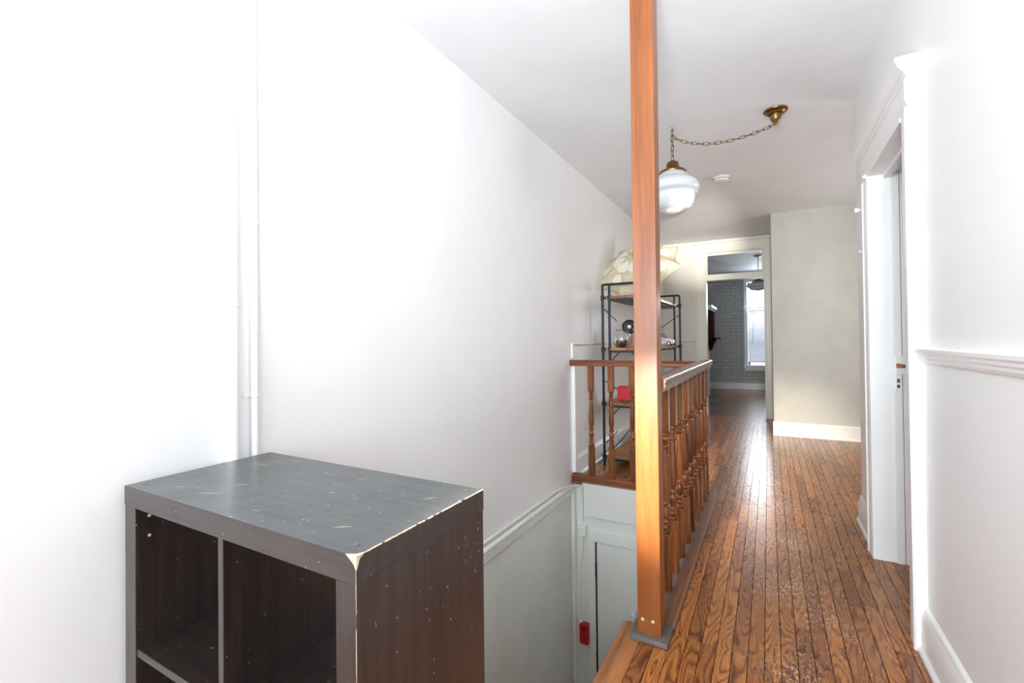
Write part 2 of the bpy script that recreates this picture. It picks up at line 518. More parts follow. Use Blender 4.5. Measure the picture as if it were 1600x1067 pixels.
# side room behind the right door, and the wide part of the hall
struct(box('wall_side_room', 2.30, 2.42, -2.0, YD, -0.02, CE, 'room'), 'outer wall of the side room and hall recess on the right', 'wall')
struct(box('wall_side_room_near', XR + 0.13, 2.30, 1.2, 1.3, -0.02, CE, 'room'), 'near wall of the room behind the right-hand doorway', 'wall')
struct(box('wall_side_room_far', XR + 0.13, 2.30, 3.39, 3.51, -0.02, CE, 'partition'), 'wall between the side room and the hall recess', 'wall')
# front room behind the camera, with its window
struct(wall_with_holes_y('wall_near', XL - 0.12, XR + 0.13, -3.32, -3.2, -0.02, CE, [(-1.30, 0.40, 0.70, 2.20)], 'wall'),
       'white wall behind the viewer with the front window', 'wall')
wf = struct(empty('window_1', (-0.45, -3.26, 0.70), 'white sash window in the wall behind the viewer', 'window'), 'white sash window in the wall behind the viewer', 'window')
boxes('window_frame', [(-1.30, 0.40, -3.29, -3.23, 0.70, 0.76), (-1.30, 0.40, -3.29, -3.23, 2.14, 2.20), (-1.30, -1.24, -3.29, -3.23, 0.76, 2.14), (0.34, 0.40, -3.29, -3.23, 0.76, 2.14),
                       (-1.24, 0.34, -3.285, -3.235, 1.43, 1.47), (-0.47, -0.43, -3.285, -3.235, 0.76, 1.43), (-0.47, -0.43, -3.285, -3.235, 1.47, 2.14)], 'trim', wf)
for x0, x1 in ((-1.24, -0.47), (-0.43, 0.34)):
    for z0, z1 in ((0.76, 1.43), (1.47, 2.14)):
        box('pane', x0, x1, -3.264, -3.260, z0, z1, 'pane', wf)

# stairwell shaft: far wall (under the landing), right wall, near wall
struct(box('wall_stairwell_far', XL, -0.44, YF + 0.02, YF + 0.14, -2.75, -0.02, 'wall_low'), 'pale grey wall under the landing around the basement door', 'wall')
struct(box('wall_stairwell_right', -0.44, -0.34, 1.0, YF + 0.14, -2.75, -0.24, 'wall_low'), 'pale grey wall of the stairwell under the balustrade', 'wall')
struct(box('wall_stairwell_near', XL, -0.44, 0.90, 1.0, -2.75, -0.24, 'wall_low'), 'pale grey wall at the head of the stairs', 'wall')
struct(box('floor_lower', XL - 0.12, -0.34, 0.9, YF + 0.14, -2.85, -2.75, 'oak_edge'), 'floor at the foot of the stairs', 'floor')

# ceiling
struct(box('ceiling', XL - 0.14, 2.42, -3.32, YD + 0.0, CE, CE + 0.1, 'ceiling'), 'white plaster ceiling of the hall with the chain-hung lamp', 'ceiling')
struct(box('ceiling_back_room', -1.75, 2.75, YD, YB + 0.4, CE, CE + 0.1, 'room'), 'blue-grey ceiling of the back room seen through the transom', 'ceiling')

# back room shell
struct(box('wall_back_room_left', -1.75, -1.60, YD + 0.14, YB + 0.3, -0.02, CE, 'room'), 'dim left wall of the back room behind the mantel', 'wall')
struct(box('wall_back_room_right', 2.60, 2.75, YD + 0.14, YB + 0.3, -0.02, CE, 'room'), 'dim right wall of the back room', 'wall')
struct(box('wall_back_room_near', 0.30, 2.60, YD, YD + 0.14, -0.02, CE, 'room'), 'wall of the back room right of its doorway', 'wall')
struct(box('wall_back_room_near_left', -1.60, XL2 - 0.12, YD, YD + 0.14, -0.02, CE, 'room'), 'short wall of the back room left of its doorway', 'wall')

# ------------------------------------------------------------------ brick wall (every visible brick a piece)
WX0, WX1, WZ0, WZ1 = -0.41, 0.36, 0.53, 2.36
bw = struct(wall_with_holes_y('wall_brick', -1.60, 2.60, YB + 0.012, YB + 0.30, -0.02, CE, [(WX0, WX1, WZ0, WZ1)], 'mortar'),
            'grey-painted brick wall at the end of the back room, around the window', 'wall')
BW, BH, G = 0.205, 0.066, 0.009
stuff = bmesh.new()
shared = {}


def brick_mesh(wd):
    k = round(wd, 3)
    if k not in shared:
        bm = bmesh.new(); add_box(bm, -wd / 2, wd / 2, 0, 0.03, 0, BH)
        es = [e for e in bm.edges if all(v.co.y < 0.001 for v in e.verts)]
        bmesh.ops.bevel(bm, geom=es, offset=0.004, segments=1, affect='EDGES')
        me = D.meshes.new('brick'); bm.to_mesh(me); bm.free(); me.materials.append(M_['brick']); shared[k] = me
    return shared[k]


row = 0; z = 0.0; nb = 0
while z + BH < CE - 0.005:
    hdr = row % 6 == 5
    bwid = BW / 2 - G / 2 if hdr else BW
    x = -1.59 - (0.5 * (BW + G) if row % 2 else 0)
    while x < 2.55:
        a, b_ = max(x, -1.59), min(x + bwid, 2.59)
        for (p, q) in ([(a, b_)] if (z + BH < WZ0 - 0.03 or z > WZ1 + 0.03) else [(a, min(b_, WX0 - 0.06)), (max(a, WX1 + 0.06), b_)]):
            if q - p < 0.03: continue
            pr = random.uniform(-0.004, 0.005)
            if -1.26 < (p + q) / 2 < 0.0 and nb < 290:
                o = D.objects.new('brick', brick_mesh(q - p)); C.objects.link(o); o.parent = bw
                o.location = Vector(((p + q) / 2 + random.uniform(-.002, .002), YB + pr, z + random.uniform(-.002, .002))) - world_loc(bw)
                nb += 1
            else:
                add_box(stuff, p, q, YB + pr, YB + 0.03, z, z + BH)
        x += bwid + G
    z += BH + G; row += 1
o = finish(stuff, 'bricks', 'brick', bw); o['kind'] = 'stuff'
bb = struct(box('baseboard_brick_wall', -1.60, 2.60, YB - 0.03, YB + 0.0, 0.0, 0.145, 'trim', None, 0.004), 'white baseboard along the grey brick wall', 'baseboard')

# back room window
wn = struct(empty('window_2', (-0.025, YB, WZ0), kind=None), 'tall white sash window in the brick wall, blind over its lower half', 'window')
boxes('casing', [(WX0 - 0.06, WX0, YB - 0.025, YB + 0.012, WZ0, WZ1 + 0.06), (WX1, WX1 + 0.06, YB - 0.025, YB + 0.012, WZ0, WZ1 + 0.06), (WX0, WX1, YB - 0.025, YB + 0.012, WZ1, WZ1 + 0.06)], 'trim', wn, 0.004)
boxes('window_frame', [(WX0, WX0 + 0.05, YB + 0.16, YB + 0.22, WZ0, WZ1), (WX1 - 0.05, WX1, YB + 0.16, YB + 0.22, WZ0, WZ1), (WX0, WX1, YB + 0.16, YB + 0.22, WZ1 - 0.06, WZ1),
                       (WX0, WX1, YB + 0.16, YB + 0.22, WZ0, WZ0 + 0.07), (WX0, WX1, YB + 0.15, YB + 0.23, 1.42, 1.47)], 'trim', wn, 0.003)
box('reveal', WX0 - 0.002, WX0 + 0.012, YB + 0.012, YB + 0.16, WZ0, WZ1, 'trim', wn)
box('pane', WX0 + 0.05, WX1 - 0.05, YB + 0.188, YB + 0.192, 1.47, WZ1 - 0.06, 'pane', wn)
box('pane', WX0 + 0.05, WX1 - 0.05, YB + 0.188, YB + 0.192, WZ0 + 0.07, 1.42, 'pane', wn)
box('window_sill', WX0 - 0.08, WX1 + 0.08, YB - 0.06, YB + 0.16, WZ0 - 0.045, WZ0 + 0.01, 'trim', wn, 0.006)
box('apron', WX0 - 0.06, WX1 + 0.06, YB - 0.02, YB, WZ0 - 0.11, WZ0 - 0.045, 'trim', wn, 0.003)
tag(tube('curtain_rod', [(WX0 - 0.13, YB - 0.06, 1.79), (WX1 + 0.13, YB - 0.06, 1.79)], 0.011, 'trim'), 'thin white curtain rod across the window in the brick wall', 'curtain rod')
bl = empty('window_blind', (-0.025, YB + 0.05, 0.58), 'white horizontal slat blind over the lower half of the far window', 'blind')
box('head_rail', WX0 + 0.015, WX1 - 0.01, YB + 0.03, YB + 0.07, 1.71, 1.765, 'white', bl, 0.003)
bm = bmesh.new(); z = 0.63
while z < 1.70:
    vs = [bm.verts.new(p) for p in ((WX0 + 0.02, YB + 0.044, z - 0.012), (WX1 - 0.015, YB + 0.044, z - 0.012), (WX1 - 0.015, YB + 0.056, z + 0.012), (WX0 + 0.02, YB + 0.056, z + 0.012))]
    bm.faces.new(vs); z += 0.025
o = finish(bm, 'slats', 'slat', bl); o['kind'] = 'stuff'
box('bottom_rail', WX0 + 0.02, WX1 - 0.015, YB + 0.035, YB + 0.065, 0.60, 0.62, 'slat', bl, 0.003)
tube('tilt_wand', [(WX0 + 0.11, YB + 0.025, 1.70), (WX0 + 0.11, YB + 0.025, 1.02)], 0.004, 'grey_metal', bl, 6)

# ------------------------------------------------------------------ floors
fl = struct(boxes('floor', [(XL, XR + 0.13, -3.2, 0.90, -0.24, -0.012), (XL, -0.50, 0.90, 1.0, -0.24, -0.012), (-0.50, XR + 0.13, 0.90, 1.85, -0.24, -0.012), (-0.44, XR + 0.13, 1.85, YF, -0.24, -0.012),
                            (XL2, XR + 0.13, YF + 0.03, YD, -0.24, -0.012), (-0.44, XR + 0.13, YF, YF + 0.03, -0.24, -0.012), (XR + 0.13, 2.30, -2.0, YD, -0.24, -0.012), (-1.60, 2.60, YD, YB + 0.012, -0.24, -0.012)], 'sub'),
            'worn varnished oak strip floor of the hall', 'floor')
PW = 0.05
st = bmesh.new(); cnt = 0
FLW = world_loc(fl)


def plank(x0, x1, y0, y1, part):
    global cnt
    g = 0.0010
    if part and cnt < 296:
        bm = bmesh.new(); add_box(bm, x0 + g, x1 - g, y0 + g, y1 - g, -0.012, random.uniform(-0.0006, 0.0004))
        es = [e for e in bm.edges if all(v.co.z > -0.005 for v in e.verts)]
        bmesh.ops.bevel(bm, geom=es, offset=0.0007, segments=1, affect='EDGES')
        finish(bm, 'plank', 'oak', fl); cnt += 1
    else:
        add_box(st, x0 + g, x1 - g, y0 + g, y1 - g, -0.012, random.uniform(-0.0006, 0.0004))


def rows(x0, x1, y0, y1, partf):
    n = max(1, round((x1 - x0) / PW)); wd = (x1 - x0) / n
    for i in range(n):
        y = y0; xa = x0 + i * wd
        ln = random.uniform(0.25, 1.0)
        while y < y1 - 1e-4:
            ye = min(y + ln, y1)
            if y1 - ye < 0.12: ye = y1
            plank(xa, xa + wd, y, ye, partf(xa, y, ye)); y = ye; ln = random.uniform(0.35, 1.25)


near = lambda x, y, ye: ye > 1.25 and y < 6.2 and x < 1.0
never = lambda *a: False
rows(-0.47, -0.45 + 0.0, 1.0, 1.85, near) if False else None
rows(-0.44, XR, 1.85, YF, near)                      # hall beside the balustrade
rows(-0.44, XR, 1.0, 1.85, near)                     # in front of the post
rows(XR, XR + 0.13, 2.26, 2.98, near)                # door threshold
rows(-0.44, XR, YF, YD, near)                        # hall beyond the balustrade
rows(XR, 2.30, 3.51, YP, near)                       # recess on the right
rows(XL2, -0.44, YF + 0.06, YD, never)               # landing behind the shelf
rows(XL, XR, -3.2, 0.90, never)
rows(XL, XR, 0.90, 1.0, never)
rows(XR + 0.13, 2.30, 1.3, 3.39, never)
o = finish(st, 'planks', 'oak', fl); o['kind'] = 'stuff'
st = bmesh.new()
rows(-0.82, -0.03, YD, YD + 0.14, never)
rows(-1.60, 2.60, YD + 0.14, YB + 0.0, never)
o = finish(st, 'planks', 'oak_shaded', fl); o['kind'] = 'stuff'; o['label'] = 'oak strip flooring of the back room, shade put into its colour'
tl = box('threshold_tile', XR + 0.10, XR + 0.22, 2.62, 2.90, -0.012, 0.003, 'orange', fl, 0.002)
tl['label'] = 'orange-brown patch of flooring in the right-hand doorway'
# nosing board at the stair head
struct(prism('trim_1', [(-0.44, -0.03), (-0.44, 0.002), (-0.515, 0.002), (-0.528, -0.004), (-0.532, -0.016), (-0.526, -0.028), (-0.515, -0.032)], 'y', 1.0, 1.852, 'oak_edge', None, 30),
       'worn rounded oak nosing board at the edge of the stairwell', 'trim')
box('nosing_fascia', 0, 0, 0, 0, 0, 0, 'oak_edge') if False else None

# stairs going down under the left wall
sts = struct(empty('stairs', (-0.93, 2.1, -2.75)), 'wooden stairs running down beside the pale grey wall', 'stairs')
NR = 14; rise = 2.75 / NR; run = 0.165
for i in range(NR - 1):
    zt = -rise * (i + 1); y0 = 1.0 + run * i
    box('tread', XL + 0.002, -0.442, y0 + 0.002, y0 + run + 0.025, zt - 0.03, zt, 'oak_edge', sts, 0.006)
    box('riser', XL + 0.002, -0.442, y0 + run - 0.018, y0 + run, zt - rise + 0.001, zt - 0.031, 'trim_low', sts)

# ------------------------------------------------------------------ skirtings, rails, trims
struct(prism('baseboard_right', [(XR, 0), (XR - 0.032, 0), (XR - 0.032, 0.012), (XR - 0.020, 0.024), (XR - 0.020, 0.125), (XR - 0.014, 0.138), (XR - 0.010, 0.155), (XR, 0.165)], 'y', -3.2, 2.168, 'trim', None, 30),
       'white moulded baseboard on the near part of the right-hand wall', 'baseboard')
struct(prism('baseboard_right_far', [(XR, 0), (XR - 0.028, 0), (XR - 0.028, 0.014), (XR - 0.018, 0.026), (XR - 0.018, 0.115), (XR - 0.012, 0.130), (XR - 0.008, 0.155), (XR, 0.165)], 'y', 3.082, 3.53, 'trim', None, 30),
       'short white moulded baseboard between the right door casing and the wall corner', 'baseboard')
struct(prism('baseboard_partition', [(YP, 0), (YP - 0.024, 0), (YP - 0.024, 0.012), (YP - 0.016, 0.022), (YP - 0.016, 0.145), (YP - 0.008, 0.158), (YP, 0.16)], 'x', 0.03, 2.30, 'trim', None, 30),
       'tall white baseboard under the grey-beige partition', 'baseboard')
struct(prism('baseboard_left', [(XL2, 0), (XL2 + 0.030, 0), (XL2 + 0.030, 0.014), (XL2 + 0.018, 0.026), (XL2 + 0.018, 0.135), (XL2 + 0.026, 0.145), (XL2 + 0.012, 0.165), (XL2, 0.175)], 'y', YF + 0.05, YD, 'trim', None, 30),
       'white baseboard of the landing behind the pipe shelf', 'baseboard')
struct(prism('baseboard_far', [(YD, 0), (YD - 0.024, 0), (YD - 0.024, 0.02), (YD - 0.016, 0.03), (YD - 0.016, 0.15), (YD, 0.165)], 'x', XL2 + 0.03, -0.943, 'trim_cream', None, 30),
       'cream baseboard on the end wall left of the far doorway', 'baseboard')
struct(prism('trim_2', [(XR, 1.040), (XR - 0.008, 1.043), (XR - 0.014, 1.052), (XR - 0.014, 1.060), (XR - 0.020, 1.066), (XR - 0.020, 1.074), (XR - 0.026, 1.080), (XR - 0.026, 1.090), (XR - 0.012, 1.095), (XR, 1.095)], 'y', -3.2, 2.168, 'trim', None, 25),
       'white moulded chair rail on the right-hand wall', 'trim')
struct(prism('trim_3', [(XL2, 1.085), (XL2 + 0.010, 1.088), (XL2 + 0.016, 1.096), (XL2 + 0.010, 1.106), (XL2, 1.108)], 'y', YF + 0.05, YD, 'wall_far', None, 25),
       'thin chair rail along the landing wall behind the pipe shelf', 'trim')
struct(prism('trim_4', [(YD, 1.085), (YD - 0.010, 1.088), (YD - 0.014, 1.096), (YD - 0.008, 1.104), (YD, 1.106)], 'x', XL2 + 0.02, -0.943, 'wall_far', None, 25),
       'thin chair rail on the end wall left of the far doorway', 'trim')
struct(boxes('trim_5', [(XL - 0.004, XL + 0.030, YF + 0.005, YF + 0.05, 0.052, 0.935), (XL - 0.004, XL + 0.012, YF + 0.005, YF + 0.04, 0.985, 1.108)], 'trim', None, 0.004),
       'white corner board where the stairwell wall meets the landing', 'trim')
# stairwell wall cap
struct(prism('trim_6', [(XL - 0.004, -0.058), (XL + 0.016, -0.058), (XL + 0.020, -0.068), (XL + 0.016, -0.112), (XL + 0.010, -0.122), (XL - 0.004, -0.124)], 'y', 0.9, YF + 0.018, 'trim_low', None, 25),
       'pale painted ledge board along the stairwell wall under the conduits', 'trim')
# panel under the landing
struct(box('trim_7', -1.322, -0.44, YF - 0.004, YF + 0.02, -0.285, -0.022, 'trim_low', None, 0.004), 'smooth pale panel below the landing edge, above the basement door', 'trim')

# ------------------------------------------------------------------ right-hand door opening
d1 = struct(empty('door_1', (XR, 2.62, 0)), 'white moulded door casing and jamb on the right-hand wall', 'doorway')
F1 = XR - 0.040


def casing_prof(y0, y1):
    s = 1 if y1 > y0 else -1
    return [(XR, y0), (F1 + 0.006, y0), (F1, y0 + s * 0.006), (F1, y0 + s * 0.018), (F1 + 0.006, y0 + s * 0.024), (F1 + 0.006, y1 - s * 0.016), (F1 + 0.012, y1 - s * 0.010), (F1 + 0.012, y1), (XR, y1)]


prism('casing', casing_prof(2.168, 2.262), 'z', 0.0, 1.975, 'trim', d1, 25)
prism('casing', casing_prof(3.080, 2.978), 'z', 0.0, 1.975, 'trim', d1, 25)
prism('header', [(XR, 1.972), (F1 + 0.012, 1.972), (F1 + 0.004, 1.985), (F1 + 0.004, 1.990), (F1, 1.996), (F1, 2.080), (XR, 2.080)], 'y', 2.165, 3.085, 'trim', d1, 25)
prism('crown', [(XR, 2.068), (F1 - 0.002, 2.068), (F1 - 0.008, 2.076), (F1 - 0.008, 2.086), (F1 - 0.016, 2.092), (F1 - 0.026, 2.108), (F1 - 0.030, 2.122), (F1 - 0.034, 2.126), (F1 - 0.034, 2.142), (XR, 2.142)], 'y', 2.125, 3.125, 'trim', d1, 25)
prism('bead', [(XR, 1.955), (F1 - 0.004, 1.955), (F1 - 0.010, 1.963), (F1 - 0.004, 1.972), (XR, 1.972)], 'y', 2.972, 3.088, 'trim', d1, 25)
box('jamb', XR - 0.034, XR + 0.062, 2.960, 2.982, 0, 1.962, 'trim', d1, 0.002)
box('jamb', XR + 0.0, XR + 0.13, 2.258, 2.276, 0, 1.962, 'trim', d1, 0.002)
box('head_jamb', XR - 0.034, XR + 0.13, 2.276, 2.960, 1.958, 1.976, 'trim', d1, 0.002)
box('door_stop', XR + 0.062, XR + 0.094, 2.950, 2.982, 0, 1.958, 'trim', d1, 0.002)
box('door_stop', XR + 0.030, XR + 0.066, 2.276, 2.940, 1.936, 1.958, 'trim', d1, 0.002)
box('jamb_strip', XR + 0.097, XR + 0.128, 2.955, 2.982, 0, 1.958, 'trim', d1, 0.003)
sp = box('strike_plate', XR + 0.066, XR + 0.118, 2.938, 2.952, 0.945, 1.035, 'trim', d1, 0.003)
box('latch_slot', XR + 0.068, XR + 0.088, 2.934, 2.940, 0.978, 1.000, 'orange', sp)
box('latch_bar', XR + 0.088, XR + 0.122, 2.930, 2.940, 0.978, 0.996, 'grey_metal', sp, 0.002)
kp = box('keyhole_plate', XR + 0.066, XR + 0.092, 2.944, 2.951, 0.865, 0.935, 'trim', d1, 0.002)
box('keyhole', XR + 0.071, XR + 0.083, 2.941, 2.945, 0.905, 0.924, 'grey_metal', kp, 0.002)
box('keyhole', XR + 0.071, XR + 0.082, 2.941, 2.945, 0.878, 0.894, 'slate', kp, 0.002)

# door leaf folded open inside the side room
dl = empty('panel_door', (XR + 0.13, 2.24, 0), 'white painted door leaf swung open inside the side room on the right', 'door')
box('leaf', XR + 0.150, XR + 0.85, 2.200, 2.240, 0.01, 1.95, 'trim', dl, 0.003)
for z0, z1 in ((0.2, 0.85), (1.05, 1.75)):
    box('door_panel', XR + 0.25, XR + 0.75, 2.240, 2.250, z0, z1, 'trim', dl, 0.004)

# ------------------------------------------------------------------ far doorway with transom
d2 = struct(empty('door_2', (-0.42, YD, 0)), 'cream-white doorway with a glass transom at the end of the hall', 'doorway')
boxes('casing', [(-0.940, -0.822, YD - 0.030, YD, 0, 2.40), (-0.952, -0.932, YD - 0.040, YD, 0, 2.40)], 'trim_cream', d2, 0.004)
boxes('casing', [(-0.028, 0.038, YD - 0.030, YD, 0, 2.40), (0.018, 0.038, YD - 0.042, YD, 0, 2.40)], 'trim_cream', d2, 0.004)
box('header', -0.955, 0.038, YD - 0.034, YD, 2.40, 2.535, 'trim_cream', d2, 0.004)
box('cap', -0.985, 0.038, YD - 0.060, YD, 2.535, 2.572, 'trim_cream', d2, 0.006)
box('jamb', -0.822, -0.800, YD - 0.030, YD + 0.14, 0, 2.40, 'trim_cream', d2, 0.002)
box('jamb', -0.050, -0.028, YD - 0.030, YD + 0.14, 0, 2.40, 'trim_cream', d2, 0.002)
box('transom_bar', -0.800, -0.050, YD - 0.036, YD + 0.10, 1.985, 2.075, 'trim_cream', d2, 0.005)
boxes('transom_frame', [(-0.800, -0.050, YD + 0.01, YD + 0.05, 2.360, 2.40), (-0.800, -0.780, YD + 0.01, YD + 0.05, 2.075, 2.360), (-0.070, -0.050, YD + 0.01, YD + 0.05, 2.075, 2.360)], 'trim_cream', d2, 0.002)
box('transom_pane', -0.780, -0.070, YD + 0.028, YD + 0.032, 2.075, 2.360, 'transom', d2)

# ------------------------------------------------------------------ basement door in the stairwell
d3 = struct(empty('door_3', (-1.05, YF + 0.02, -2.75)), 'pale grey narrow door at the foot of the stairs', 'door')
YS = YF + 0.02
boxes('casing', [(-1.290, -1.236, YS - 0.018, YS, -2.75, -0.480), (-1.290, -0.442, YS - 0.018, YS, -0.480, -0.392), (-0.800, -0.740, YS - 0.018, YS, -2.75, -0.480)], 'trim_low', d3, 0.003)
box('leaf', -1.224, -0.806, YS - 0.008, YS - 0.001, -2.74, -0.492, 'trim_low', d3, 0.002)
box('gap', -1.236, -1.224, YS - 0.0045, YS - 0.0005, -2.74, -0.484, 'black', d3)
for zc in (-0.70, -1.42, -2.35):
    bm = bmesh.new(); add_lathe(bm, [(0.004, -0.058), (0.007, -0.055), (0.007, 0.055), (0.004, 0.058)], -1.230, YS - 0.012, 10, zc)
    add_box(bm, -1.238, -1.232, YS - 0.012, YS - 0.006, zc - 0.045, zc + 0.045)
    finish(bm, 'hinge', 'black', d3, 40)
bm = bmesh.new(); add_lathe(bm, [(0.012, 0), (0.012, 0.02), (0.009, 0.03), (0.018, 0.042), (0.026, 0.055), (0.026, 0.066), (0.018, 0.078), (0, 0.082)], 0, 0, 20)
bmesh.ops.rotate(bm, verts=bm.verts[:], cent=(0, 0, 0), matrix=Matrix.Rotation(PI / 2, 3, 'X'))
bmesh.ops.translate(bm, verts=bm.verts[:], vec=(-0.925, YS - 0.008, -0.955))
finish(bm, 'door_knob', 'white', d3, 40)
box('knob_plate', -0.942, -0.908, YS - 0.014, YS - 0.008, -1.10, -0.925, 'white', d3, 0.003)

# ------------------------------------------------------------------ post
pb = tag(box('post_plinth', -0.478, -0.338, 1.742, 1.868, 0.002, 0.020, 'plinth', None, 0.004), 'worn grey-painted plinth under the tall wooden post', 'plinth')
pt = empty('wooden_post', (-0.4085, 1.812, 0.020), 'tall square orange-brown wooden post from floor to ceiling at the stair head', 'post')
bm = bmesh.new(); add_box(bm, -0.4515, -0.3655, 1.770, 1.852, 0.020, CE)
finish(bm, 'shaft', 'post', pt, bevel=0.0025)
bm = bmesh.new()
for px in (-0.432, -0.394):
    add_lathe(bm, [(0.0, 0), (0.006, 0.0), (0.006, 0.002), (0, 0.002)], px, 0, 12)
bmesh.ops.rotate(bm, verts=bm.verts[:], cent=(0, 0, 0), matrix=Matrix.Rotation(PI / 2, 3, 'X'))
bmesh.ops.translate(bm, verts=bm.verts[:], vec=(0, 1.771, 0.075))
o = finish(bm, 'screw_plugs', 'chip', pt); o['kind'] = 'stuff'

# ------------------------------------------------------------------ balustrade
bs = empty('balustrade', (-0.41, 2.7, 0.0), 'brown turned-baluster railing running along the hall side of the stairwell', 'railing')
RP = [(-0.428, 0.925), (-0.368, 0.925), (-0.366, 0.935), (-0.358, 0.940), (-0.352, 0.952), (-0.356, 0.962), (-0.350, 0.968), (-0.352, 0.976), (-0.362, 0.983), (-0.420, 0.983), (-0.440, 0.976), (-0.442, 0.968), (-0.436, 0.962), (-0.440, 0.952), (-0.434, 0.940), (-0.430, 0.935)]
prism('handrail', RP, 'y', 1.853, YF + 0.03, 'rail', bs, 50)
box('base_plate', -0.445, -0.388, 1.853, YF + 0.02, -0.012, 0.022, 'plate', bs, 0.002)
prism('kerb_board', [(-0.386, -0.011), (-0.386, 0.028), (-0.384, 0.031), (-0.352, 0.031), (-0.348, 0.027), (-0.344, 0.020), (-0.340, 0.018), (-0.334, 0.012), (-0.332, 0.0005), (-0.345, 0.0005), (-0.345, -0.011)], 'y', 1.868, YF + 0.07, 'kerb', bs, 30)
# baluster
TURN = [(0.014, 0.25), (0.0196, 0.252), (0.0215, 0.258), (0.0196, 0.264), (0.014, 0.267), (0.014, 0.27), (0.019, 0.274), (0.0213, 0.28), (0.0185, 0.287), (0.0134, 0.291), (0.0134, 0.294), (0.0185, 0.299), (0.0207, 0.304), (0.0185, 0.309), (0.0134, 0.314), (0.0168, 0.322), (0.0207, 0.335), (0.0213, 0.347), (0.0185, 0.36), (0.014, 0.37), (0.014, 0.374), (0.0196, 0.378), (0.0213, 0.384), (0.019, 0.39), (0.014, 0.395), (0.0161, 0.405), (0.0195, 0.43), (0.0212, 0.46), (0.0206, 0.49), (0.0184, 0.54), (0.0156, 0.59), (0.0139, 0.62), (0.0129, 0.626), (0.0185, 0.63), (0.0207, 0.636), (0.0185, 0.642), (0.0134, 0.645), (0.014, 0.652), (0.0185, 0.662), (0.0196, 0.67), (0.014, 0.677), (0.014, 0.68), (0.0196, 0.684), (0.0215, 0.69), (0.0196, 0.697), (0.014, 0.7)]
bm = bmesh.new(); S = 0.0225
for z0, z1 in ((0.0, 0.250), (0.700, 0.906)):
    q = bmesh.new(); add_box(q, -S, S, -S, S, z0, z1)
    bmesh.ops.bevel(q, geom=q.edges[:], offset=0.0025, segments=1, affect='EDGES')
    me_t = D.meshes.new('t'); q.to_mesh(me_t); q.free(); bm.from_mesh(me_t); D.meshes.remove(me_t)
add_lathe(bm, TURN, 0, 0, 14)
bmesh.ops.recalc_face_normals(bm, faces=bm.faces[:])
BAL = D.meshes.new('baluster'); bm.to_mesh(BAL); bm.free(); BAL.materials.append(M_['bal'])
for p in BAL.polygons: p.use_smooth = True
BAL.set_sharp_from_angle(angle=math.radians(38))


def baluster(x, y, z, parent):
    o = D.objects.new('baluster', BAL); C.objects.link(o); o.parent = parent
    o.location = Vector((x, y, z)) - world_loc(parent); o.rotation_euler = (0, 0, random.choice((0, PI / 2, PI)) + random.uniform(-.02, .02))


for k in range(9):
    baluster(-0.413 + 0.0005 * k, 2.128 + 0.181 * k - 0.0, 0.021, bs)
baluster(-0.415, 1.947, 0.021, bs)

# landing rail (far side of the well)
b2 = empty('landing_railing', (-0.93, YF, 0.0), 'brown turned-baluster railing across the landing in front of the pipe shelf', 'railing')
prism('handrail', [(YF - 0.028, 0.925), (YF + 0.030, 0.925), (YF + 0.034, 0.940), (YF + 0.030, 0.952), (YF + 0.034, 0.962), (YF + 0.024, 0.972), (YF - 0.022, 0.972), (YF - 0.032, 0.962), (YF - 0.028, 0.952), (YF - 0.032, 0.940)], 'x', XL - 0.010, -0.443, 'railx', b2, 50)
prism('base_rail', [(YF - 0.020, 0.002), (YF - 0.022, 0.030), (YF - 0.016, 0.042), (YF + 0.055, 0.042), (YF + 0.055, -0.008), (YF - 0.020, -0.008)], 'x', XL + 0.002, -0.447, 'railx', b2, 30)
prism('nosing', [(YF - 0.030, -0.010), (YF - 0.032, -0.018), (YF - 0.026, -0.026), (YF + 0.018, -0.026), (YF + 0.018, -0.009), (YF - 0.028, -0.009)], 'x', XL + 0.002, -1.335, 'railx', b2, 30)
for k in range(6):
    x = -1.256 + 0.1655 * k
    if x < -0.45: baluster(x, YF + 0.012, 0.0405, b2)
for o in b2.children:
    if o.name.startswith('baluster'): o.scale = (0.95, 0.95, 0.978)

# ------------------------------------------------------------------ bookcase
bc = empty('cube_bookcase', (-0.985, 0.708, 0.0), 'scratched black-brown four-cube bookcase in the foreground by the white wall', 'bookcase')
X0, X1, Y0, Y1 = -1.386, -0.584, 0.526, 0.905
def cpanel(name, a, mat):
    return box(name, *a, mat, bc, 0.0012, 1)
tp = cpanel('top_panel', (X0, X1, Y0, Y1, 0.742, 0.790), 'caseh')
tp.data.materials.append(M_['casetop'])
for p in tp.data.polygons:
    if p.normal.z > 0.9: p.material_index = 1
cpanel('bottom_panel', (X0, X1, Y0, Y1, 0.0, 0.048), 'caseh')
cpanel('side_panel', (X0 + 0.001, X0 + 0.052, Y0 + 0.001, Y1 - 0.001, 0.048, 0.742), 'case')
cpanel('side_panel', (X1 - 0.050, X1 - 0.001, Y0 + 0.001, Y1 - 0.001, 0.048, 0.742), 'case')
cpanel('divider', (-0.985, -0.967, Y0 + 0.003, Y1 - 0.002, 0.048, 0.742), 'case')
cpanel('shelf', (X0 + 0.052, -0.985, Y0 + 0.004, Y1 - 0.002, 0.387, 0.405), 'caseh')
cpanel('shelf', (-0.967, X1 - 0.050, Y0 + 0.004, Y1 - 0.002, 0.387, 0.405), 'caseh')
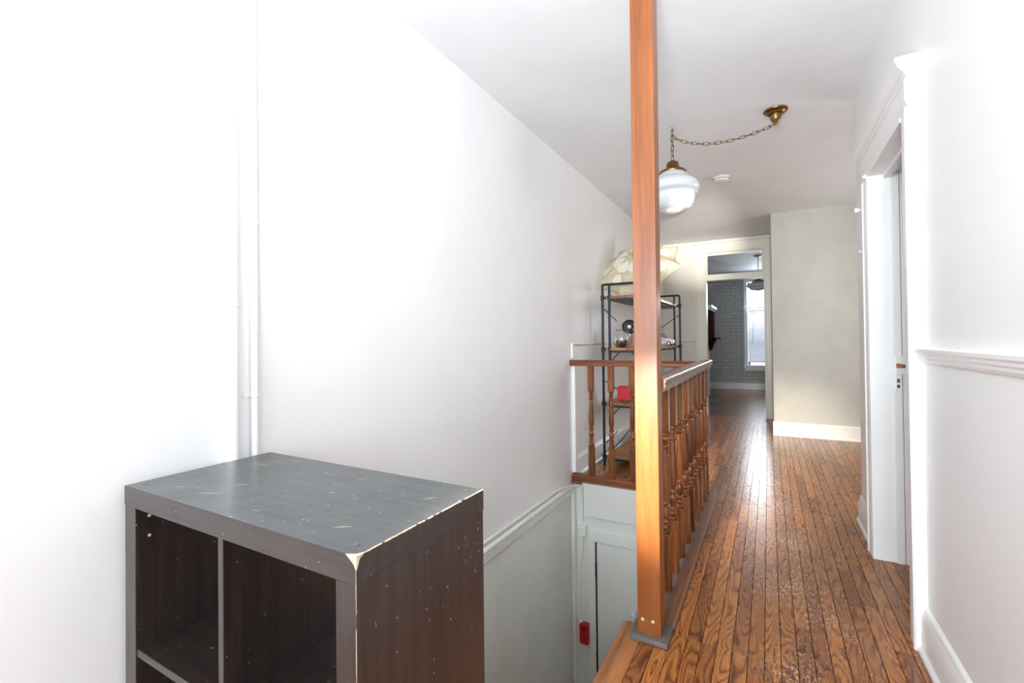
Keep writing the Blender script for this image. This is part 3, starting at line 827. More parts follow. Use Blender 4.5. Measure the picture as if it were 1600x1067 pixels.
# chipped corner and worn edges
bm = bmesh.new()
rnd = random.Random(3)
def chip(bm, pts):
    """thin irregular raised patch, pts around its outline + normal offset already applied"""
    c = sum((Vector(p) for p in pts), Vector()) / len(pts)
    vs = [bm.verts.new(p) for p in pts]; cv = bm.verts.new(c)
    for i in range(len(vs)): bm.faces.new((vs[i], vs[(i + 1) % len(vs)], cv))
e = 0.0006
chip(bm, [(X1 + e, Y0 - e, 0.766), (X1 - 0.004, Y0 - e, 0.776), (X1 - 0.013, Y0 - e, 0.783), (X1 - 0.024, Y0 - e, 0.7904), (X1 + e, Y0 - e, 0.7904)])
chip(bm, [(X1 - 0.024, Y0 - e, 0.7906), (X1 - 0.015, Y0 + 0.004, 0.7906), (X1 - 0.006, Y0 + 0.009, 0.7906), (X1 - 0.003, Y0 + 0.018, 0.7906), (X1 + e, Y0 + 0.020, 0.7906), (X1 + e, Y0 - e, 0.7906)])
chip(bm, [(X1 + e, Y0 - e, 0.766), (X1 + e, Y0 + 0.004, 0.776), (X1 + e, Y0 + 0.007, 0.785), (X1 + e, Y0 + 0.018, 0.7906), (X1 + e, Y0 - e, 0.7906)])
n_ = 60
for i in range(n_):
    ya = Y0 + (Y1 - Y0) * i / n_; yb = Y0 + (Y1 - Y0) * (i + 1) / n_
    if rnd.random() < 0.12: continue
    wa = rnd.uniform(0.0008, 0.0030); wb = rnd.uniform(0.0006, 0.0016)
    vs = [bm.verts.new(p) for p in ((X1 - wa, ya, 0.7904), (X1 - wa * 0.9, yb, 0.7904), (X1 + e, yb, 0.7902), (X1 + e, ya, 0.7902))]
    bm.faces.new(vs)
    vs2 = [bm.verts.new(p) for p in ((X1 + e, ya, 0.7902), (X1 + e, yb, 0.7902), (X1 + e, yb, 0.7902 - wb), (X1 + e, ya, 0.7902 - wb))]
    bm.faces.new(vs2)
for i in range(30):
    za = 0.05 + 0.72 * i / 30; zb = za + 0.024
    if rnd.random() < 0.25: continue
    wa = rnd.uniform(0.0003, 0.0009)
    vs = [bm.verts.new(p) for p in ((X1 - wa, Y0 - e, za), (X1 + e * .6, Y0 - e, za), (X1 + e * .6, Y0 - e, zb), (X1 - wa, Y0 - e, zb))]
    bm.faces.new(vs)
# scratches on the top
for x, y, L, a, wd in ((-1.245, 0.585, .045, 20, .0010), (-1.13, 0.592, .065, 25, .0014), (-1.13, 0.665, .030, 30, .0018), (-1.26, 0.80, .05, 12, .0013), (-0.70, 0.60, .040, 35, .0018), (-0.655, 0.80, .035, 48, .0018),
                       (-0.93, 0.575, .025, 20, .0010), (-0.88, 0.725, .022, 10, .0016), (-1.03, 0.83, .028, -35, .0008), (-0.90, 0.83, .03, 55, .0008), (-1.20, 0.60, .02, 40, .0008), (-0.80, 0.72, .02, 60, .001)):
    d = Vector((math.cos(math.radians(a)), math.sin(math.radians(a)), 0)); p = Vector((-d.y, d.x, 0)); c = Vector((x, y, 0.7904))
    chip(bm, [c - d * L / 2, c - d * L * .1 - p * wd, c + d * L * .2 - p * wd * .6, c + d * L / 2, c + d * L * .1 + p * wd, c - d * L * .25 + p * wd * .7])
for i in range(38):
    x = rnd.uniform(X0 + .12, X1 - .03) if i < 10 else rnd.gauss(-0.80, 0.10); y = rnd.uniform(Y0 + .03, Y1 - .03)
    if not X0 < x < X1 - 0.01: continue
    r = rnd.uniform(0.0007, 0.0022)
    chip(bm, [(x + r * math.cos(t * PI / 3) * rnd.uniform(.7, 1.4), y + r * math.sin(t * PI / 3) * rnd.uniform(.7, 1.2), 0.7904) for t in range(6)])
for i in range(55):       # flecks on the right side panel
    y = rnd.gauss(0.86, 0.03) if i < 26 else rnd.uniform(Y0 + .02, Y1 - .02); z = rnd.gauss(0.66, 0.035) if i < 26 else rnd.uniform(0.38, 0.73)
    if not (Y0 < y < Y1 - .003 and z < 0.735): continue
    r = rnd.uniform(0.0005, 0.0016)
    chip(bm, [(X1 + e, y + r * math.cos(t * PI / 3) * rnd.uniform(.7, 1.2), z + r * math.sin(t * PI / 3) * rnd.uniform(.8, 2.2)) for t in range(6)])
o = finish(bm, 'chipped_edges', 'chip', bc); o['kind'] = 'stuff'; o['label'] = 'bare cream chipboard showing at chipped corner, edges and scratches'
for x, y in ((X0 + 0.03, Y0 + 0.03), (X1 - 0.035, Y0 + 0.032), (X1 - 0.03, Y1 - 0.025), (X0 + 0.03, Y1 - 0.03)):
    lathe('screw_cap', [(0.0, 0), (0.0062, 0), (0.0062, 0.0006), (0.0045, 0.0011), (0, 0.0011)], x, y, 0.7902, 'grey_metal' if x < -1 or y < 0.7 else 'grey_metal', bc, 16)
for z in (0.69, 0.712):
    pass
bm = bmesh.new()
for z in (0.668, 0.716):
    q = bmesh.new(); add_lathe(q, [(0, 0), (0.0036, 0), (0.0036, 0.0012), (0, 0.0012)], 0, 0, 12)
    bmesh.ops.rotate(q, verts=q.verts[:], cent=(0, 0, 0), matrix=Matrix.Rotation(PI / 2, 3, 'Y'))
    bmesh.ops.translate(q, verts=q.verts[:], vec=(X0 + 0.0525, Y0 + 0.030, z)); mt = D.meshes.new('t'); q.to_mesh(mt); q.free(); bm.from_mesh(mt); D.meshes.remove(mt)
o = finish(bm, 'shelf_pins', 'chip', bc); o['kind'] = 'stuff'

# ------------------------------------------------------------------ vertical pipes on the left wall
def wall_pipe(y, r, straps, label):
    p = empty('wall_pipe', (XL + r + 0.002, y, 0.0), label, 'pipe', 'white painted pipes up the left wall')
    x = XL + r + 0.002
    tube('pipe_run', [(x, y, 0.0), (x, y, CE)], r, 'conduit_w', p, 18)
    for z in straps:
        bm = bmesh.new()
        add_lathe(bm, [(r + 0.0005, -0.008), (r + 0.0028, -0.007), (r + 0.0028, 0.007), (r + 0.0005, 0.008)], x, y, 18, z)
        add_box(bm, XL + 0.0005, XL + 0.004, y - r - 0.018, y + r + 0.008, z - 0.008, z + 0.008)
        finish(bm, 'pipe_strap', 'conduit_w', p, 40)
    return p
wall_pipe(0.797, 0.017, (2.129, 1.251, 0.35), 'thicker white painted pipe up the left wall, nearer the viewer')
wall_pipe(0.868, 0.011, (1.514, 0.976, 0.25), 'thinner white painted pipe up the left wall, right of the thick one')

# ------------------------------------------------------------------ conduits in the stairwell
xc = XL + 0.020
c1 = empty('conduit_pipe', (xc, 3.4, -0.036), 'thick grey-white conduit along the stairwell wall turning down at the corner', 'conduit')
pts = [(xc, 0.95, -0.036), (xc, 3.40, -0.036)]
for a in range(1, 9):
    t = a / 8 * PI / 2; pts.append((xc, 3.40 + 0.10 * math.sin(t), -0.136 + 0.10 * math.cos(t)))
pts += [(xc, 3.50, -2.70)]
tube('pipe_run', pts, 0.0165, 'conduit', c1, 16)
for p, ax in (((xc, 2.75, -0.036), 'Y'), ((xc, 3.22, -0.036), 'Y'), ((xc, 3.50, -0.27), 'Z'), ((xc, 3.50, -1.02), 'Z')):
    bm = bmesh.new(); add_lathe(bm, [(0.0168, -0.012), (0.021, -0.010), (0.021, 0.010), (0.0168, 0.012)], 0, 0, 16)
    if ax == 'Y': bmesh.ops.rotate(bm, verts=bm.verts[:], cent=(0, 0, 0), matrix=Matrix.Rotation(PI / 2, 3, 'X'))
    bmesh.ops.translate(bm, verts=bm.verts[:], vec=p); finish(bm, 'coupling', 'conduit', c1, 40)
c2 = empty('conduit_cable', (XL + 0.012, 3.4, 0.006), 'thin grey-white conduit from the wall down to the junction box', 'conduit')
pts = [(XL + 0.010, 0.95, 0.004), (XL + 0.010, 3.15, 0.002)]
for a in range(1, 8):
    t = a / 7; pts.append((XL + 0.010 + 0.062 * t * t, 3.15 + 0.36 * t, 0.002 - 0.040 * t ** 2.0))
xb = -1.338
pts += [(xb - 0.004, 3.530, -0.048), (xb, 3.538, -0.075), (xb, 3.540, -0.12), (xb, 3.540, -0.362)]
tube('cable_run', pts, 0.0085, 'conduit', c2, 12)
pts = [(xb, 3.540, -0.455), (xb, 3.540, -0.52), (xb - 0.006, 3.540, -0.60), (xb - 0.022, 3.542, -0.68), (xb - 0.028, 3.545, -0.76), (xb - 0.026, 3.545, -1.148)]
tube('cable_run', pts, 0.0065, 'conduit', c2, 12)
jb = empty('junction_box', (xb, 3.535, -0.455), 'small grey-white junction box on the conduit under the landing', 'junction box')
box('box_body', xb - 0.026, xb + 0.032, 3.520, YS - 0.001, -0.452, -0.365, 'conduit', jb, 0.004)
box('cover', xb - 0.023, xb + 0.029, 3.515, 3.521, -0.446, -0.371, 'conduit', jb, 0.002)
fa = empty('fire_alarm_pull', (-1.330, 3.53, -1.30), 'small red fire alarm box on the stairwell wall beside the door', 'fire alarm')
box('box_body', -1.362, -1.290, 3.505, YS - 0.001, -1.300, -1.145, 'red', fa, 0.006)
box('pull_handle', -1.352, -1.300, 3.496, 3.506, -1.262, -1.195, 'red', fa, 0.003)
box('name_plate', -1.346, -1.306, 3.5035, 3.5055, -1.190, -1.166, 'slate', fa)
box('hub', -1.372, -1.346, 3.525, 3.552, -1.146, -1.134, 'conduit', fa, 0.002)

# ------------------------------------------------------------------ ceiling lamp on swagged chain
HK = Vector((-0.558, 3.285, CE)); CN = Vector((0.059, 3.383, CE))
cl = empty('swag_lamp', (HK.x, HK.y, 2.0), 'white opal schoolhouse globe lamp hung on a swagged brass chain', 'lamp')
lathe('canopy', [(0.0, 0.0), (0.068, 0.0), (0.070, -0.004), (0.068, -0.009), (0.056, -0.014), (0.050, -0.020), (0.046, -0.026), (0.034, -0.030), (0.032, -0.044), (0.029, -0.058), (0.020, -0.072), (0.012, -0.080), (0.009, -0.088), (0, -0.090)], CN.x, CN.y, CE - 0.0005, 'brass', cl, 40)
# link mesh
L_, W_, R_ = 0.0215, 0.0090, 0.0024
def link_mesh():
    bm = bmesh.new(); pts = []
    for i in range(14):
        a = 2 * PI * i / 14; s = 1 if math.sin(a) > 0 else -1
        pts.append((W_ * math.cos(a), 0, W_ * math.sin(a) + s * (L_ - W_)))
    add_tube(bm, pts, R_, 6, True)
    bmesh.ops.recalc_face_normals(bm, faces=bm.faces[:])
    me = D.meshes.new('chain_link'); bm.to_mesh(me); bm.free(); me.materials.append(M_['brass'])
    for p in me.polygons: p.use_smooth = True
    return me
LM = link_mesh()


def chain(points, parent):
    seg = [(Vector(a), Vector(b)) for a, b in zip(points, points[1:])]
    tot = sum((b - a).length for a, b in seg); pitch = 2 * L_ - 2.4 * R_; n = max(1, round(tot / pitch)); step = tot / n
    def at(s):
        for a, b in seg:
            d = (b - a).length
            if s <= d: return a + (b - a) * (s / d)
            s -= d
        return seg[-1][1]
    for i in range(n):
        a, b = at(i * step), at((i + 1) * step); t = (b - a).normalized(); c = (a + b) / 2
        side = t.cross(Vector((0, 0, 1)));
        if side.length < 0.1: side = Vector((0.874, 0.487, 0))
        side.normalize(); up = t.cross(side)
        ang = (PI / 4 if i % 2 else -PI / 4) + random.uniform(-.25, .25)
        xx = side * math.cos(ang) + up * math.sin(ang); yy = t.cross(xx)
        m = Matrix((xx, yy, t)).transposed().to_4x4()
        o = D.objects.new('chain_link', LM); C.objects.link(o); o.parent = parent
        m.translation = c - world_loc(parent); o.matrix_local = m


P0 = Vector((HK.x, HK.y, CE - 0.062)); P1 = Vector((CN.x, CN.y, CE - 0.088))
sw = []
for i in range(25):
    t = i / 24; s = 4 * t * (1 - t); sk = t ** 0.80
    sw.append(P0.lerp(P1, t) + Vector((0, 0, -0.083 * (4 * sk * (1 - sk)))))
chain(sw, cl)
tube('ceiling_hook', [(HK.x, HK.y, CE), (HK.x, HK.y, CE - 0.012), (HK.x + 0.008, HK.y, CE - 0.018), (HK.x + 0.009, HK.y, CE - 0.026), (HK.x, HK.y, CE - 0.031), (HK.x - 0.006, HK.y, CE - 0.026)], 0.0022, 'brass', cl, 8)
chain([(HK.x, HK.y, CE - 0.028), (HK.x, HK.y, 2.352)], cl)
lathe('lamp_cap', [(0.0, 0.078), (0.010, 0.078), (0.016, 0.074), (0.034, 0.064), (0.040, 0.050), (0.043, 0.034), (0.050, 0.022), (0.070, 0.010), (0.086, 0.002), (0.090, -0.006), (0.088, -0.014), (0.0, -0.012)], HK.x, HK.y, 2.276, 'brass', cl, 48)
lathe('globe', [(0.0, 0.272), (0.082, 0.272), (0.086, 0.262), (0.094, 0.252), (0.106, 0.246), (0.108, 0.238), (0.120, 0.228), (0.140, 0.216), (0.160, 0.198), (0.170, 0.182), (0.173, 0.166), (0.172, 0.150), (0.166, 0.138), (0.156, 0.130), (0.147, 0.126),
               (0.144, 0.116), (0.142, 0.092), (0.136, 0.068), (0.124, 0.048), (0.104, 0.032), (0.080, 0.022), (0.056, 0.017), (0.050, 0.010), (0.038, 0.003), (0.020, 0.0), (0.0, 0.0)], HK.x, HK.y, 1.996, 'opal', cl, 56, 60)

# smoke detector
sd = empty('smoke_detector', (-0.353, 4.546, CE - 0.04), 'round white smoke detector on the ceiling beyond the lamp', 'smoke detector')
lathe('base_ring', [(0.0, 0.0), (0.068, 0.0), (0.070, -0.006), (0.068, -0.012), (0, -0.012)], -0.353, 4.546, CE - 0.0005, 'white', sd, 36)
lathe('housing', [(0.0, -0.012), (0.062, -0.012), (0.064, -0.026), (0.058, -0.036), (0.040, -0.041), (0.0, -0.042)], -0.353, 4.546, CE - 0.0005, 'white', sd, 36)
bm = bmesh.new()
for i in range(20):
    a = 2 * PI * i / 20
    q = bmesh.new(); add_box(q, 0.0615, 0.0650, -0.0065, 0.0065, -0.024, -0.019)
    bmesh.ops.rotate(q, verts=q.verts[:], cent=(0, 0, 0), matrix=Matrix.Rotation(a, 3, 'Z'))
    bmesh.ops.translate(q, verts=q.verts[:], vec=(-0.353, 4.546, CE)); mt = D.meshes.new('t'); q.to_mesh(mt); q.free(); bm.from_mesh(mt); D.meshes.remove(mt)
o = finish(bm, 'vent_slots', 'slate', sd); o['kind'] = 'stuff'

# ------------------------------------------------------------------ pipe shelf
ps = empty('pipe_shelf', (-1.16, 4.8, 0.0), 'black iron pipe shelving unit with brown boards against the landing wall', 'shelving')
ZT = 1.632; NY, FY = 4.06, 5.55
posts = {}
def pole(x, y, z0=0.0):
    tube('post', [(x, y, z0), (x, y, ZT)], 0.0115, 'pipe', ps, 10)
XA, XB, XE, XD = -1.315, -1.252, -0.945, -0.885
LV = (1.513, 1.048, 0.556, 0.078)
for y in (NY, FY):
    for x in (XA, XB, XE, XD): pole(x, y)
    tube('top_rail', [(XA, y, ZT), (XD, y, ZT)], 0.0115, 'pipe', ps, 10)
for lv in LV:
    for y in (NY, FY):
        for xa, xb in ((XA - 0.015, XB + 0.01), (XE - 0.01, XD + 0.015)):
            bm = bmesh.new(); add_tube(bm, [(xa, y, lv), (xb, y, lv)], 0.0105, 8)
            for x in ((XA, XB) if xa < -1.1 else (XE, XD)):
                add_lathe(bm, [(0.0118, -0.024), (0.0175, -0.022), (0.0175, 0.022), (0.0118, 0.024)], x, y, 12, lv)
            finish(bm, 'pipe_joint', 'pipe', ps, 40)
    box('shelf_frame', XB + 0.0, XE - 0.0, NY - 0.006, FY + 0.006, lv - 0.030, lv - 0.012, 'pipe', ps, 0.002)
    n = 2
    for i in range(n):
        wd = (XD - XA) / n
        a = XA + 0.030 + i * ((XD - XA - 0.06) / n); b_ = a + (XD - XA - 0.06) / n - 0.003
        box('shelf_board', a, b_, NY + 0.0 - 0.012, FY + 0.012, lv - 0.012, lv + 0.014, 'board', ps, 0.003)
for (za, zb) in ((LV[0] - .1, LV[1] + .12), (LV[1] - .29, LV[2] + .02), (LV[3] + .11, LV[2] - .12)):
    tube('brace', [(XA, NY + 0.05, za), (XA + 0.10, NY + 0.10, (za * .55 + zb * .45))], 0.0045, 'pipe', ps, 8)
for lv in LV[1:3]:
    tube('brace', [(XB, NY, lv - 0.12), (XB + 0.09, NY + 0.0, lv - 0.02)], 0.0045, 'pipe', ps, 8)
    tube('brace', [(XE, NY, lv - 0.14), (XE - 0.12, NY + 0.0, lv - 0.02)], 0.0045, 'pipe', ps, 8)
tube('brace', [(XB, NY + 0.02, LV[3] + 0.05), (XE, NY + 0.02, LV[2] - 0.05)], 0.0045, 'pipe', ps, 8)
tube('brace', [(XA, FY, LV[1] + 0.06), (XD, FY, LV[0] - 0.10)], 0.0045, 'pipe', ps, 8)

# things on the shelf ------------------------------------------------
S2 = LV[1] + 0.014; S3 = LV[2] + 0.014; S1 = LV[0] + 0.014
gb = empty('glass_bowl', (-1.185, 4.20, S2), 'round clear glass bowl of dried petals on the second shelf', 'bowl')
pr = [(0.0, 0.0), (0.040, 0.0), (0.062, 0.014), (0.078, 0.045), (0.083, 0.078), (0.078, 0.112), (0.064, 0.142), (0.050, 0.158)]
inn = [(r - 0.003 if r > 0.01 else r, z + (0.004 if i < 2 else 0)) for i, (r, z) in enumerate(pr)][::-1]
lathe('bowl_glass', pr + [(0.052, 0.162)] + [(0.049, 0.160)] + inn, -1.185, 4.20, S2, 'glass', gb, 40, 60)
bm = bmesh.new(); rr = random.Random(5)
for i in range(130):
    a = rr.uniform(0, 2 * PI); h = rr.uniform(0.008, 0.062); lim = (0.036 + 0.5 * h) * 0.98 if h < 0.05 else 0.062
    r = lim * math.sqrt(rr.random()); c = Vector((-1.185 + r * math.cos(a), 4.20 + r * math.sin(a), S2 + h))
    n1 = Vector((rr.gauss(0, 1), rr.gauss(0, 1), rr.gauss(0, 1))).normalized(); n2 = n1.orthogonal().normalized(); n3 = n1.cross(n2); s = rr.uniform(0.006, 0.012)
    vs = [bm.verts.new(c + n2 * s * ca + n3 * s * .6 * cb + n1 * cc) for ca, cb, cc in ((-1, 0, 0), (-.3, -1, .002), (.8, -.7, 0), (1, .2, .003), (.2, 1, 0))]
    bm.faces.new(vs)
o = finish(bm, 'dried_petals', 'dried', gb); o['kind'] = 'stuff'

fn = empty('desk_fan', (-1.125, 4.36, S2), 'small round black fan on a dusty pink block, second shelf', 'fan')
box('pink_block', -1.155, -1.085, 4.33, 4.40, S2, S2 + 0.125, 'terra', fn, 0.008, 3)
def facing(bm, center, nrm):
    q = Vector(nrm).to_track_quat('Z', 'Y').to_matrix()
    bmesh.ops.rotate(bm, verts=bm.verts[:], cent=(0, 0, 0), matrix=q); bmesh.ops.translate(bm, verts=bm.verts[:], vec=center)
FC = Vector((-1.150, 4.345, S2 + 0.192)); FNm = (0.25, -0.96, -0.08)
bm = bmesh.new(); add_tube(bm, [(0.060 * math.cos(2 * PI * i / 28), 0.060 * math.sin(2 * PI * i / 28), 0) for i in range(28)], 0.007, 8, True)
add_tube(bm, [(0.042 * math.cos(2 * PI * i / 28), 0.042 * math.sin(2 * PI * i / 28), 0.008) for i in range(28)], 0.0015, 6, True)
for i in range(24):
    a = 2 * PI * i / 24; add_tube(bm, [(0.018 * math.cos(a), 0.018 * math.sin(a), 0.012), (0.058 * math.cos(a), 0.058 * math.sin(a), 0.004)], 0.0014, 5)
add_lathe(bm, [(0, -0.030), (0.040, -0.028), (0.058, -0.010), (0.058, -0.006), (0, -0.010)], 0, 0, 28)
facing(bm, FC, FNm); finish(bm, 'fan_cage', 'black', fn, 40)
bm = bmesh.new(); add_lathe(bm, [(0, 0.010), (0.018, 0.010), (0.018, 0.016), (0.014, 0.018), (0, 0.018)], 0, 0, 24); facing(bm, FC, FNm); finish(bm, 'fan_hub', 'white', fn, 40)
bm = bmesh.new()
for i in range(5):
    a = 2 * PI * i / 5; pts = [(0.012, -0.004), (0.030, -0.016), (0.050, -0.010), (0.050, 0.012), (0.028, 0.014), (0.012, 0.006)]
    vs = [bm.verts.new((x * math.cos(a) - y * math.sin(a), x * math.sin(a) + y * math.cos(a), 0.002 + y * 0.2)) for x, y in pts]; bm.faces.new(vs)
facing(bm, FC, FNm); finish(bm, 'fan_blades', 'slate', fn)
tube('fan_neck', [(-1.125, 4.365, S2 + 0.12), (-1.140, 4.365, S2 + 0.15)], 0.010, 'black', fn)

# toy car on the second shelf
tc_ = empty('toy_car', (-0.985, 5.15, S2), 'white and pink toy convertible car on the second shelf, right of the post', 'toy car')
def carp(name, prof, y0, y1, mat, bev=0.004):
    return prism(name, [(x - 0.985, z + S2) for x, z in prof], 'y', y0, y1, mat, tc_, 40, bev) if False else _carp(name, prof, y0, y1, mat, bev)
def _carp(name, prof, y0, y1, mat, bev):
    bm = bmesh.new(); k = len(prof)
    v0 = [bm.verts.new((x - 1.00, y0, z + S2)) for x, z in prof]; v1 = [bm.verts.new((x - 1.00, y1, z + S2)) for x, z in prof]
    for i in range(k): bm.faces.new((v0[i], v0[(i + 1) % k], v1[(i + 1) % k], v1[i]))
    bm.faces.new(v0[::-1]); bm.faces.new(v1)
    return finish(bm, name, mat, tc_, 40, bevel=bev)
CB = [(-0.120, 0.022), (-0.105, 0.018), (0.105, 0.018), (0.118, 0.026), (0.120, 0.050), (0.108, 0.066), (0.060, 0.082), (0.030, 0.086), (-0.060, 0.086), (-0.100, 0.088), (-0.120, 0.074)]
_carp('car_body', CB, 5.07, 5.19, 'white', 0.008)
_carp('seat_well', [(-0.062, 0.084), (0.018, 0.084), (0.012, 0.089), (-0.058, 0.089)], 5.085, 5.175, 'pink', 0)
tube('windshield_frame', [(-1.00 + 0.040, 5.078, S2 + 0.082), (-1.00 + 0.005, 5.082, S2 + 0.122), (-1.00 - 0.020, 5.088, S2 + 0.132), (-1.00 - 0.020, 5.172, S2 + 0.132), (-1.00 + 0.005, 5.178, S2 + 0.122), (-1.00 + 0.040, 5.182, S2 + 0.082)], 0.0035, 'slate', tc_, 8)
tube('roof_bar', [(-1.02, 5.088, S2 + 0.132), (-1.06, 5.086, S2 + 0.118), (-1.085, 5.084, S2 + 0.088)], 0.003, 'slate', tc_, 8)
for x in (-1.075, -0.925):
    for y in (5.068, 5.186):
        bm = bmesh.new(); add_lathe(bm, [(0.012, -0.005), (0.0235, -0.005), (0.0255, -0.003), (0.0255, 0.006), (0.0235, 0.008), (0.012, 0.008)], 0, 0, 22)
        bmesh.ops.rotate(bm, verts=bm.verts[:], cent=(0, 0, 0), matrix=Matrix.Rotation(PI / 2, 3, 'X')); bmesh.ops.translate(bm, verts=bm.verts[:], vec=(x, y, S2 + 0.0256))
        wh = finish(bm, 'wheel', 'black', tc_, 40)
        bm = bmesh.new(); add_lathe(bm, [(0, -0.006), (0.015, -0.006), (0.015, 0.009), (0, 0.009)], 0, 0, 18)
        bmesh.ops.rotate(bm, verts=bm.verts[:], cent=(0, 0, 0), matrix=Matrix.Rotation(PI / 2, 3, 'X')); bmesh.ops.translate(bm, verts=bm.verts[:], vec=(x, y, S2 + 0.0256))
        finish(bm, 'hubcap', 'white', wh, 40)
# pink scrawled lettering on the car's side
bm = bmesh.new()
strk = [[(0, 0), (0, 1), (.6, .8), (.5, .55), (0, .5)], [(.9, 0), (1.1, .7), (1.5, .1), (1.4, .6)], [(1.8, 0), (1.8, .8), (2.3, .7), (1.9, .4), (2.4, 0)], [(2.6, .3), (3.0, .3)], [(3.2, 0), (3.2, .9), (3.7, .8), (3.3, .5), (3.8, .3), (3.2, 0)], [(4.1, 0), (4.3, .7)], [(4.6, .7), (4.6, .1), (5.0, 0), (5.1, .7)]]
for s in strk: add_tube(bm, [(-1.068 + px * 0.0225, 5.0690, S2 + 0.046 + pz * 0.024 + px * 0.0012) for px, pz in s], 0.0022, 5)
finish(bm, 'pink_lettering', 'pink', tc_)
bm = bmesh.new(); add_lathe(bm, [(0, 0), (0.012, 0.003), (0.014, 0.010), (0, 0.016)], -0.952, 5.10, 14, S2 + 0.082); finish(bm, 'pink_bow', 'pink', tc_, 40)

# red box on the third shelf
rb = empty('red_box', (-1.07, 4.25, S3), 'small coral-red footed box on the third shelf', 'box')
box('box_body', -1.150, -1.000, 4.18, 4.30, S3 + 0.022, S3 + 0.128, 'redbox', rb, 0.006, 3)
box('lid', -1.152, -0.998, 4.178, 4.302, S3 + 0.129, S3 + 0.140, 'redbox', rb, 0.004)
for x in (-1.135, -1.015):
    for y in (4.193, 4.287): lathe('foot', [(0, 0), (0.008, 0), (0.010, 0.022), (0, 0.022)], x, y, S3, 'redbox', rb, 12)
rb.location.x -= 0.050; rb.location.y -= 0.08

# ------------------------------------------------------------------ lace parasol on top of the shelf
PC = Vector((-1.120, 4.50, 1.872))
v = (Vector((0, 0, 1.135)) - PC).normalized()
up = Vector((0, 0, 1)); rt = Vector((0.874, 0.487, 0))
nrm = (v * 0.56 + (up * 0.95 - rt * 0.31) * 0.83).normalized()
ax = (rt * 0.95 + up * 0.31); ax = (ax - nrm * ax.dot(nrm)).normalized(); ay = nrm.cross(ax)
RAD, HT = 0.435, 0.135
pa = empty('lace_parasol', (PC.x, PC.y, S1 + 0.001), 'open cream lace parasol with cloth petals lying on the top shelf', 'parasol')
def psurf(r, th, off=0.0):
    """r 0..1; edge scalloped between the eight tips"""
    k = 8; ph = (th * k / (2 * PI)) % 1.0
    sc_ = 1 - 0.18 * math.sin(PI * ph)          # concave between tips
    sag = -0.030 * math.sin(PI * ph) * r * r    # panels dip between the ribs
    rr_ = r * RAD * (1 - (1 - sc_) * r ** 2)
    h = HT * (1 - r ** 1.9) + sag
    return PC + ax * (rr_ * math.cos(th)) + ay * (rr_ * math.sin(th)) + nrm * (h - HT * 0.35 + off)
bm = bmesh.new(); NT, NR_ = 128, 14
TH0 = math.radians(2)
cv = bm.verts.new(psurf(0, 0)); prev = None
ringsP = []
for j in range(1, NR_ + 1):
    r = j / NR_
    fr_ = 0.012 if j == NR_ else 0
    ringsP.append([bm.verts.new(psurf(r + (fr_ * (i % 2)), TH0 + 2 * PI * i / NT)) for i in range(NT)])
for i in range(NT): bm.faces.new((cv, ringsP[0][i], ringsP[0][(i + 1) % NT]))
for a, b_ in zip(ringsP, ringsP[1:]):
    for i in range(NT): bm.faces.new((a[i], a[(i + 1) % NT], b_[(i + 1) % NT], b_[i]))
for q in range(0): pass
cn = finish(bm, 'canopy', 'lace', pa, 60)
sol = cn.modifiers.new('t', 'SOLIDIFY'); sol.thickness = 0.0015
for k in range(8):
    th = TH0 + 2 * PI * k / 8
    tube('rib', [psurf(r, th, -0.006) for r in (0.02, .2, .4, .6, .8, 0.97, 1.02)], 0.0022, 'trim_cream', pa, 6)
def petal(th, r0, ln, wd):
    bm = bmesh.new(); pts = []
    n = 14; c = bm.verts.new(psurf(r0, th, 0.005)); vs = []
    for i in range(n):
        a = 2 * PI * i / n; dr = ln / 2 * math.cos(a) / RAD; dt = wd / 2 * math.sin(a) * (1 + 0.25 * math.cos(a)) / (RAD * max(r0, .15))
        vs.append(bm.verts.new(psurf(max(0.01, r0 + dr), th + dt, 0.0035)))
    for i in range(n): bm.faces.new((c, vs[i], vs[(i + 1) % n]))
    finish(bm, 'cloth_petal', 'petal', pa, 60)
for k in range(8):
    petal(TH0 + 2 * PI * (k + 0.5) / 8, 0.34, 0.150, 0.115)
for k in range(8):
    petal(TH0 + 2 * PI * (k + 0.5) / 8 + 0.05, 0.69, 0.125, 0.120)
tube('shaft', [PC + nrm * (HT * 0.65 + 0.03), PC + nrm * (-0.36)], 0.0055, 'board', pa, 10)
lathe('ferrule', [(0, 0), (0.006, 0), (0.004, 0.02), (0, 0.022)], 0, 0, 0, 'board', pa) if False else None

# ------------------------------------------------------------------ small things on the right wall
hk = empty('wall_peg', (XR, 3.14, 1.83), 'white round peg on the right wall beyond the doorway', 'peg')
bm = bmesh.new(); add_lathe(bm, [(0, 0), (0.016, 0), (0.016, 0.006), (0.009, 0.012), (0.008, 0.038), (0.014, 0.046), (0.017, 0.054), (0.015, 0.062), (0, 0.064)], 0, 0, 20)
bmesh.ops.rotate(bm, verts=bm.verts[:], cent=(0, 0, 0), matrix=Matrix.Rotation(-PI / 2, 3, 'Y')); bmesh.ops.translate(bm, verts=bm.verts[:], vec=(XR, 3.14, 1.83)); finish(bm, 'peg_knob', 'white', hk, 40)
ch = empty('coat_hook', (XR, 3.20, 1.60), 'white coat hook plate on the right wall, under the peg', 'hook')
box('hook_plate', XR - 0.007, XR, 3.16, 3.21, 1.54, 1.67, 'white', ch, 0.002)
tube('hook_arm', [(XR - 0.006, 3.185, 1.610), (XR - 0.022, 3.185, 1.603), (XR - 0.034, 3.185, 1.607), (XR - 0.038, 3.185, 1.616)], 0.005, 'white', ch, 8)
ls = empty('light_switch', (XR, 3.17, 1.13), 'white light switch plate on the right wall at door-latch height', 'light switch')
box('switch_plate', XR - 0.006, XR, 3.135, 3.205, 1.125, 1.240, 'white', ls, 0.003)
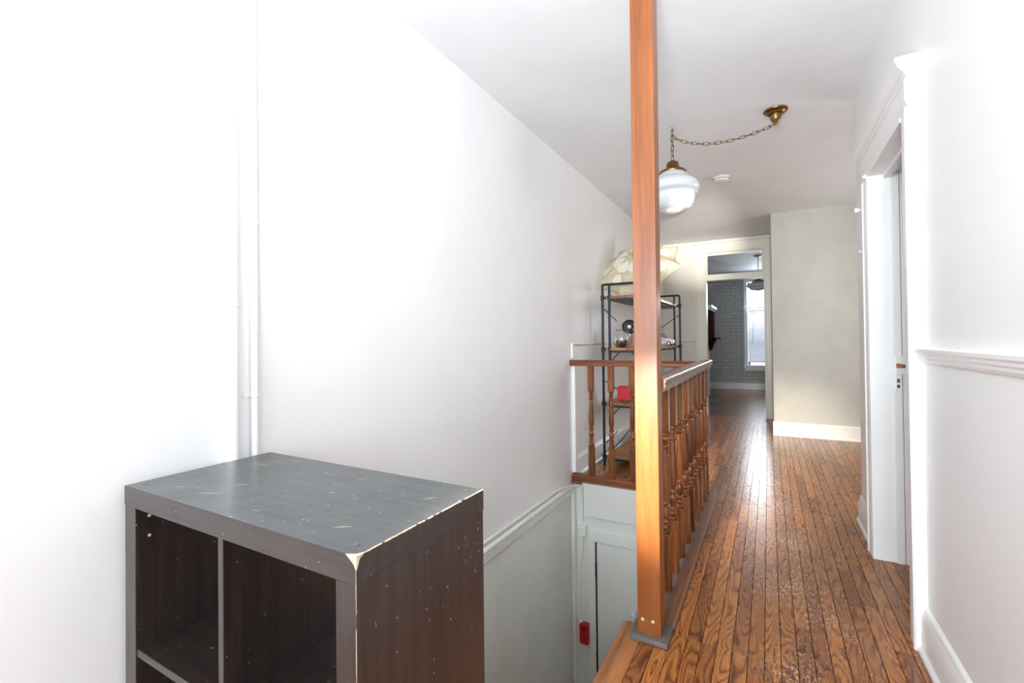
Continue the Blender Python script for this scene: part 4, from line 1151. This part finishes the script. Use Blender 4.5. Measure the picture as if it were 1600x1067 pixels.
box('toggle', XR - 0.016, XR - 0.005, 3.164, 3.176, 1.172, 1.196, 'white', ls, 0.002)

# ------------------------------------------------------------------ back room: pendant, mantel, floor hearth
FLX, FLY = -0.145, 9.2
pl = empty('pendant_lamp', (FLX, FLY, 1.95), 'opal schoolhouse pendant lamp in the back room in front of its window', 'lamp')
lathe('canopy', [(0, 0), (0.075, 0), (0.075, -0.010), (0.040, -0.022), (0.012, -0.034), (0, -0.036)], FLX, FLY, CE - 0.0005, 'brass', pl, 24)
for i in range(6):
    pass
tube('stem', [(FLX, FLY, CE - 0.03), (FLX, FLY, 2.15)], 0.006, 'brass', pl, 8)
lathe('lamp_cap', [(0, 0.06), (0.03, 0.055), (0.06, 0.03), (0.105, 0.01), (0.110, 0.0), (0, 0)], FLX, FLY, 2.125, 'brass', pl, 28)
lathe('globe', [(0, 0.165), (0.105, 0.160), (0.115, 0.145), (0.165, 0.125), (0.190, 0.100), (0.185, 0.080), (0.150, 0.062), (0.140, 0.040), (0.100, 0.018), (0.040, 0.006), (0, 0)], FLX, FLY, 1.962, 'opal', pl, 36)

mt = empty('fireplace_mantel', (-1.25, 9.4, 0.0), 'dark wood fireplace mantel on the left wall of the back room', 'fireplace')
box('chimney_breast', -1.60, -1.03, 9.02, 9.98, 0.0, 1.06, 'room', mt, 0.01)
box('overmantel_panel', -1.60, -0.935, 9.06, 9.94, 1.151, 1.66, 'dark_wood', mt, 0.01)
prism('crown', [(-1.60, 1.66), (-0.93, 1.66), (-0.91, 1.69), (-0.89, 1.70), (-0.89, 1.74), (-1.60, 1.74)], 'y', 9.02, 9.98, 'trim', mt)
box('mantel_shelf', -1.60, -0.83, 8.98, 10.02, 1.125, 1.15, 'dark_wood', mt, 0.006)
for y in (9.04, 9.88):
    prism('bracket', [(-1.03, 0.90), (-0.985, 0.90), (-0.96, 1.00), (-0.93, 1.06), (-0.90, 1.125), (-1.03, 1.125)], 'y', y, y + 0.08, 'dark_wood', mt)
box('pilaster', -1.099, -1.085, 9.02, 9.98, 0.0, 0.92, 'trim', mt, 0.003) if False else None
tag(box('hearth_slab', -1.07, -0.78, 8.75, 9.85, 0.001, 0.006, 'slate', None, 0.001), 'dark slate hearth slab set in the back room floor', 'hearth')
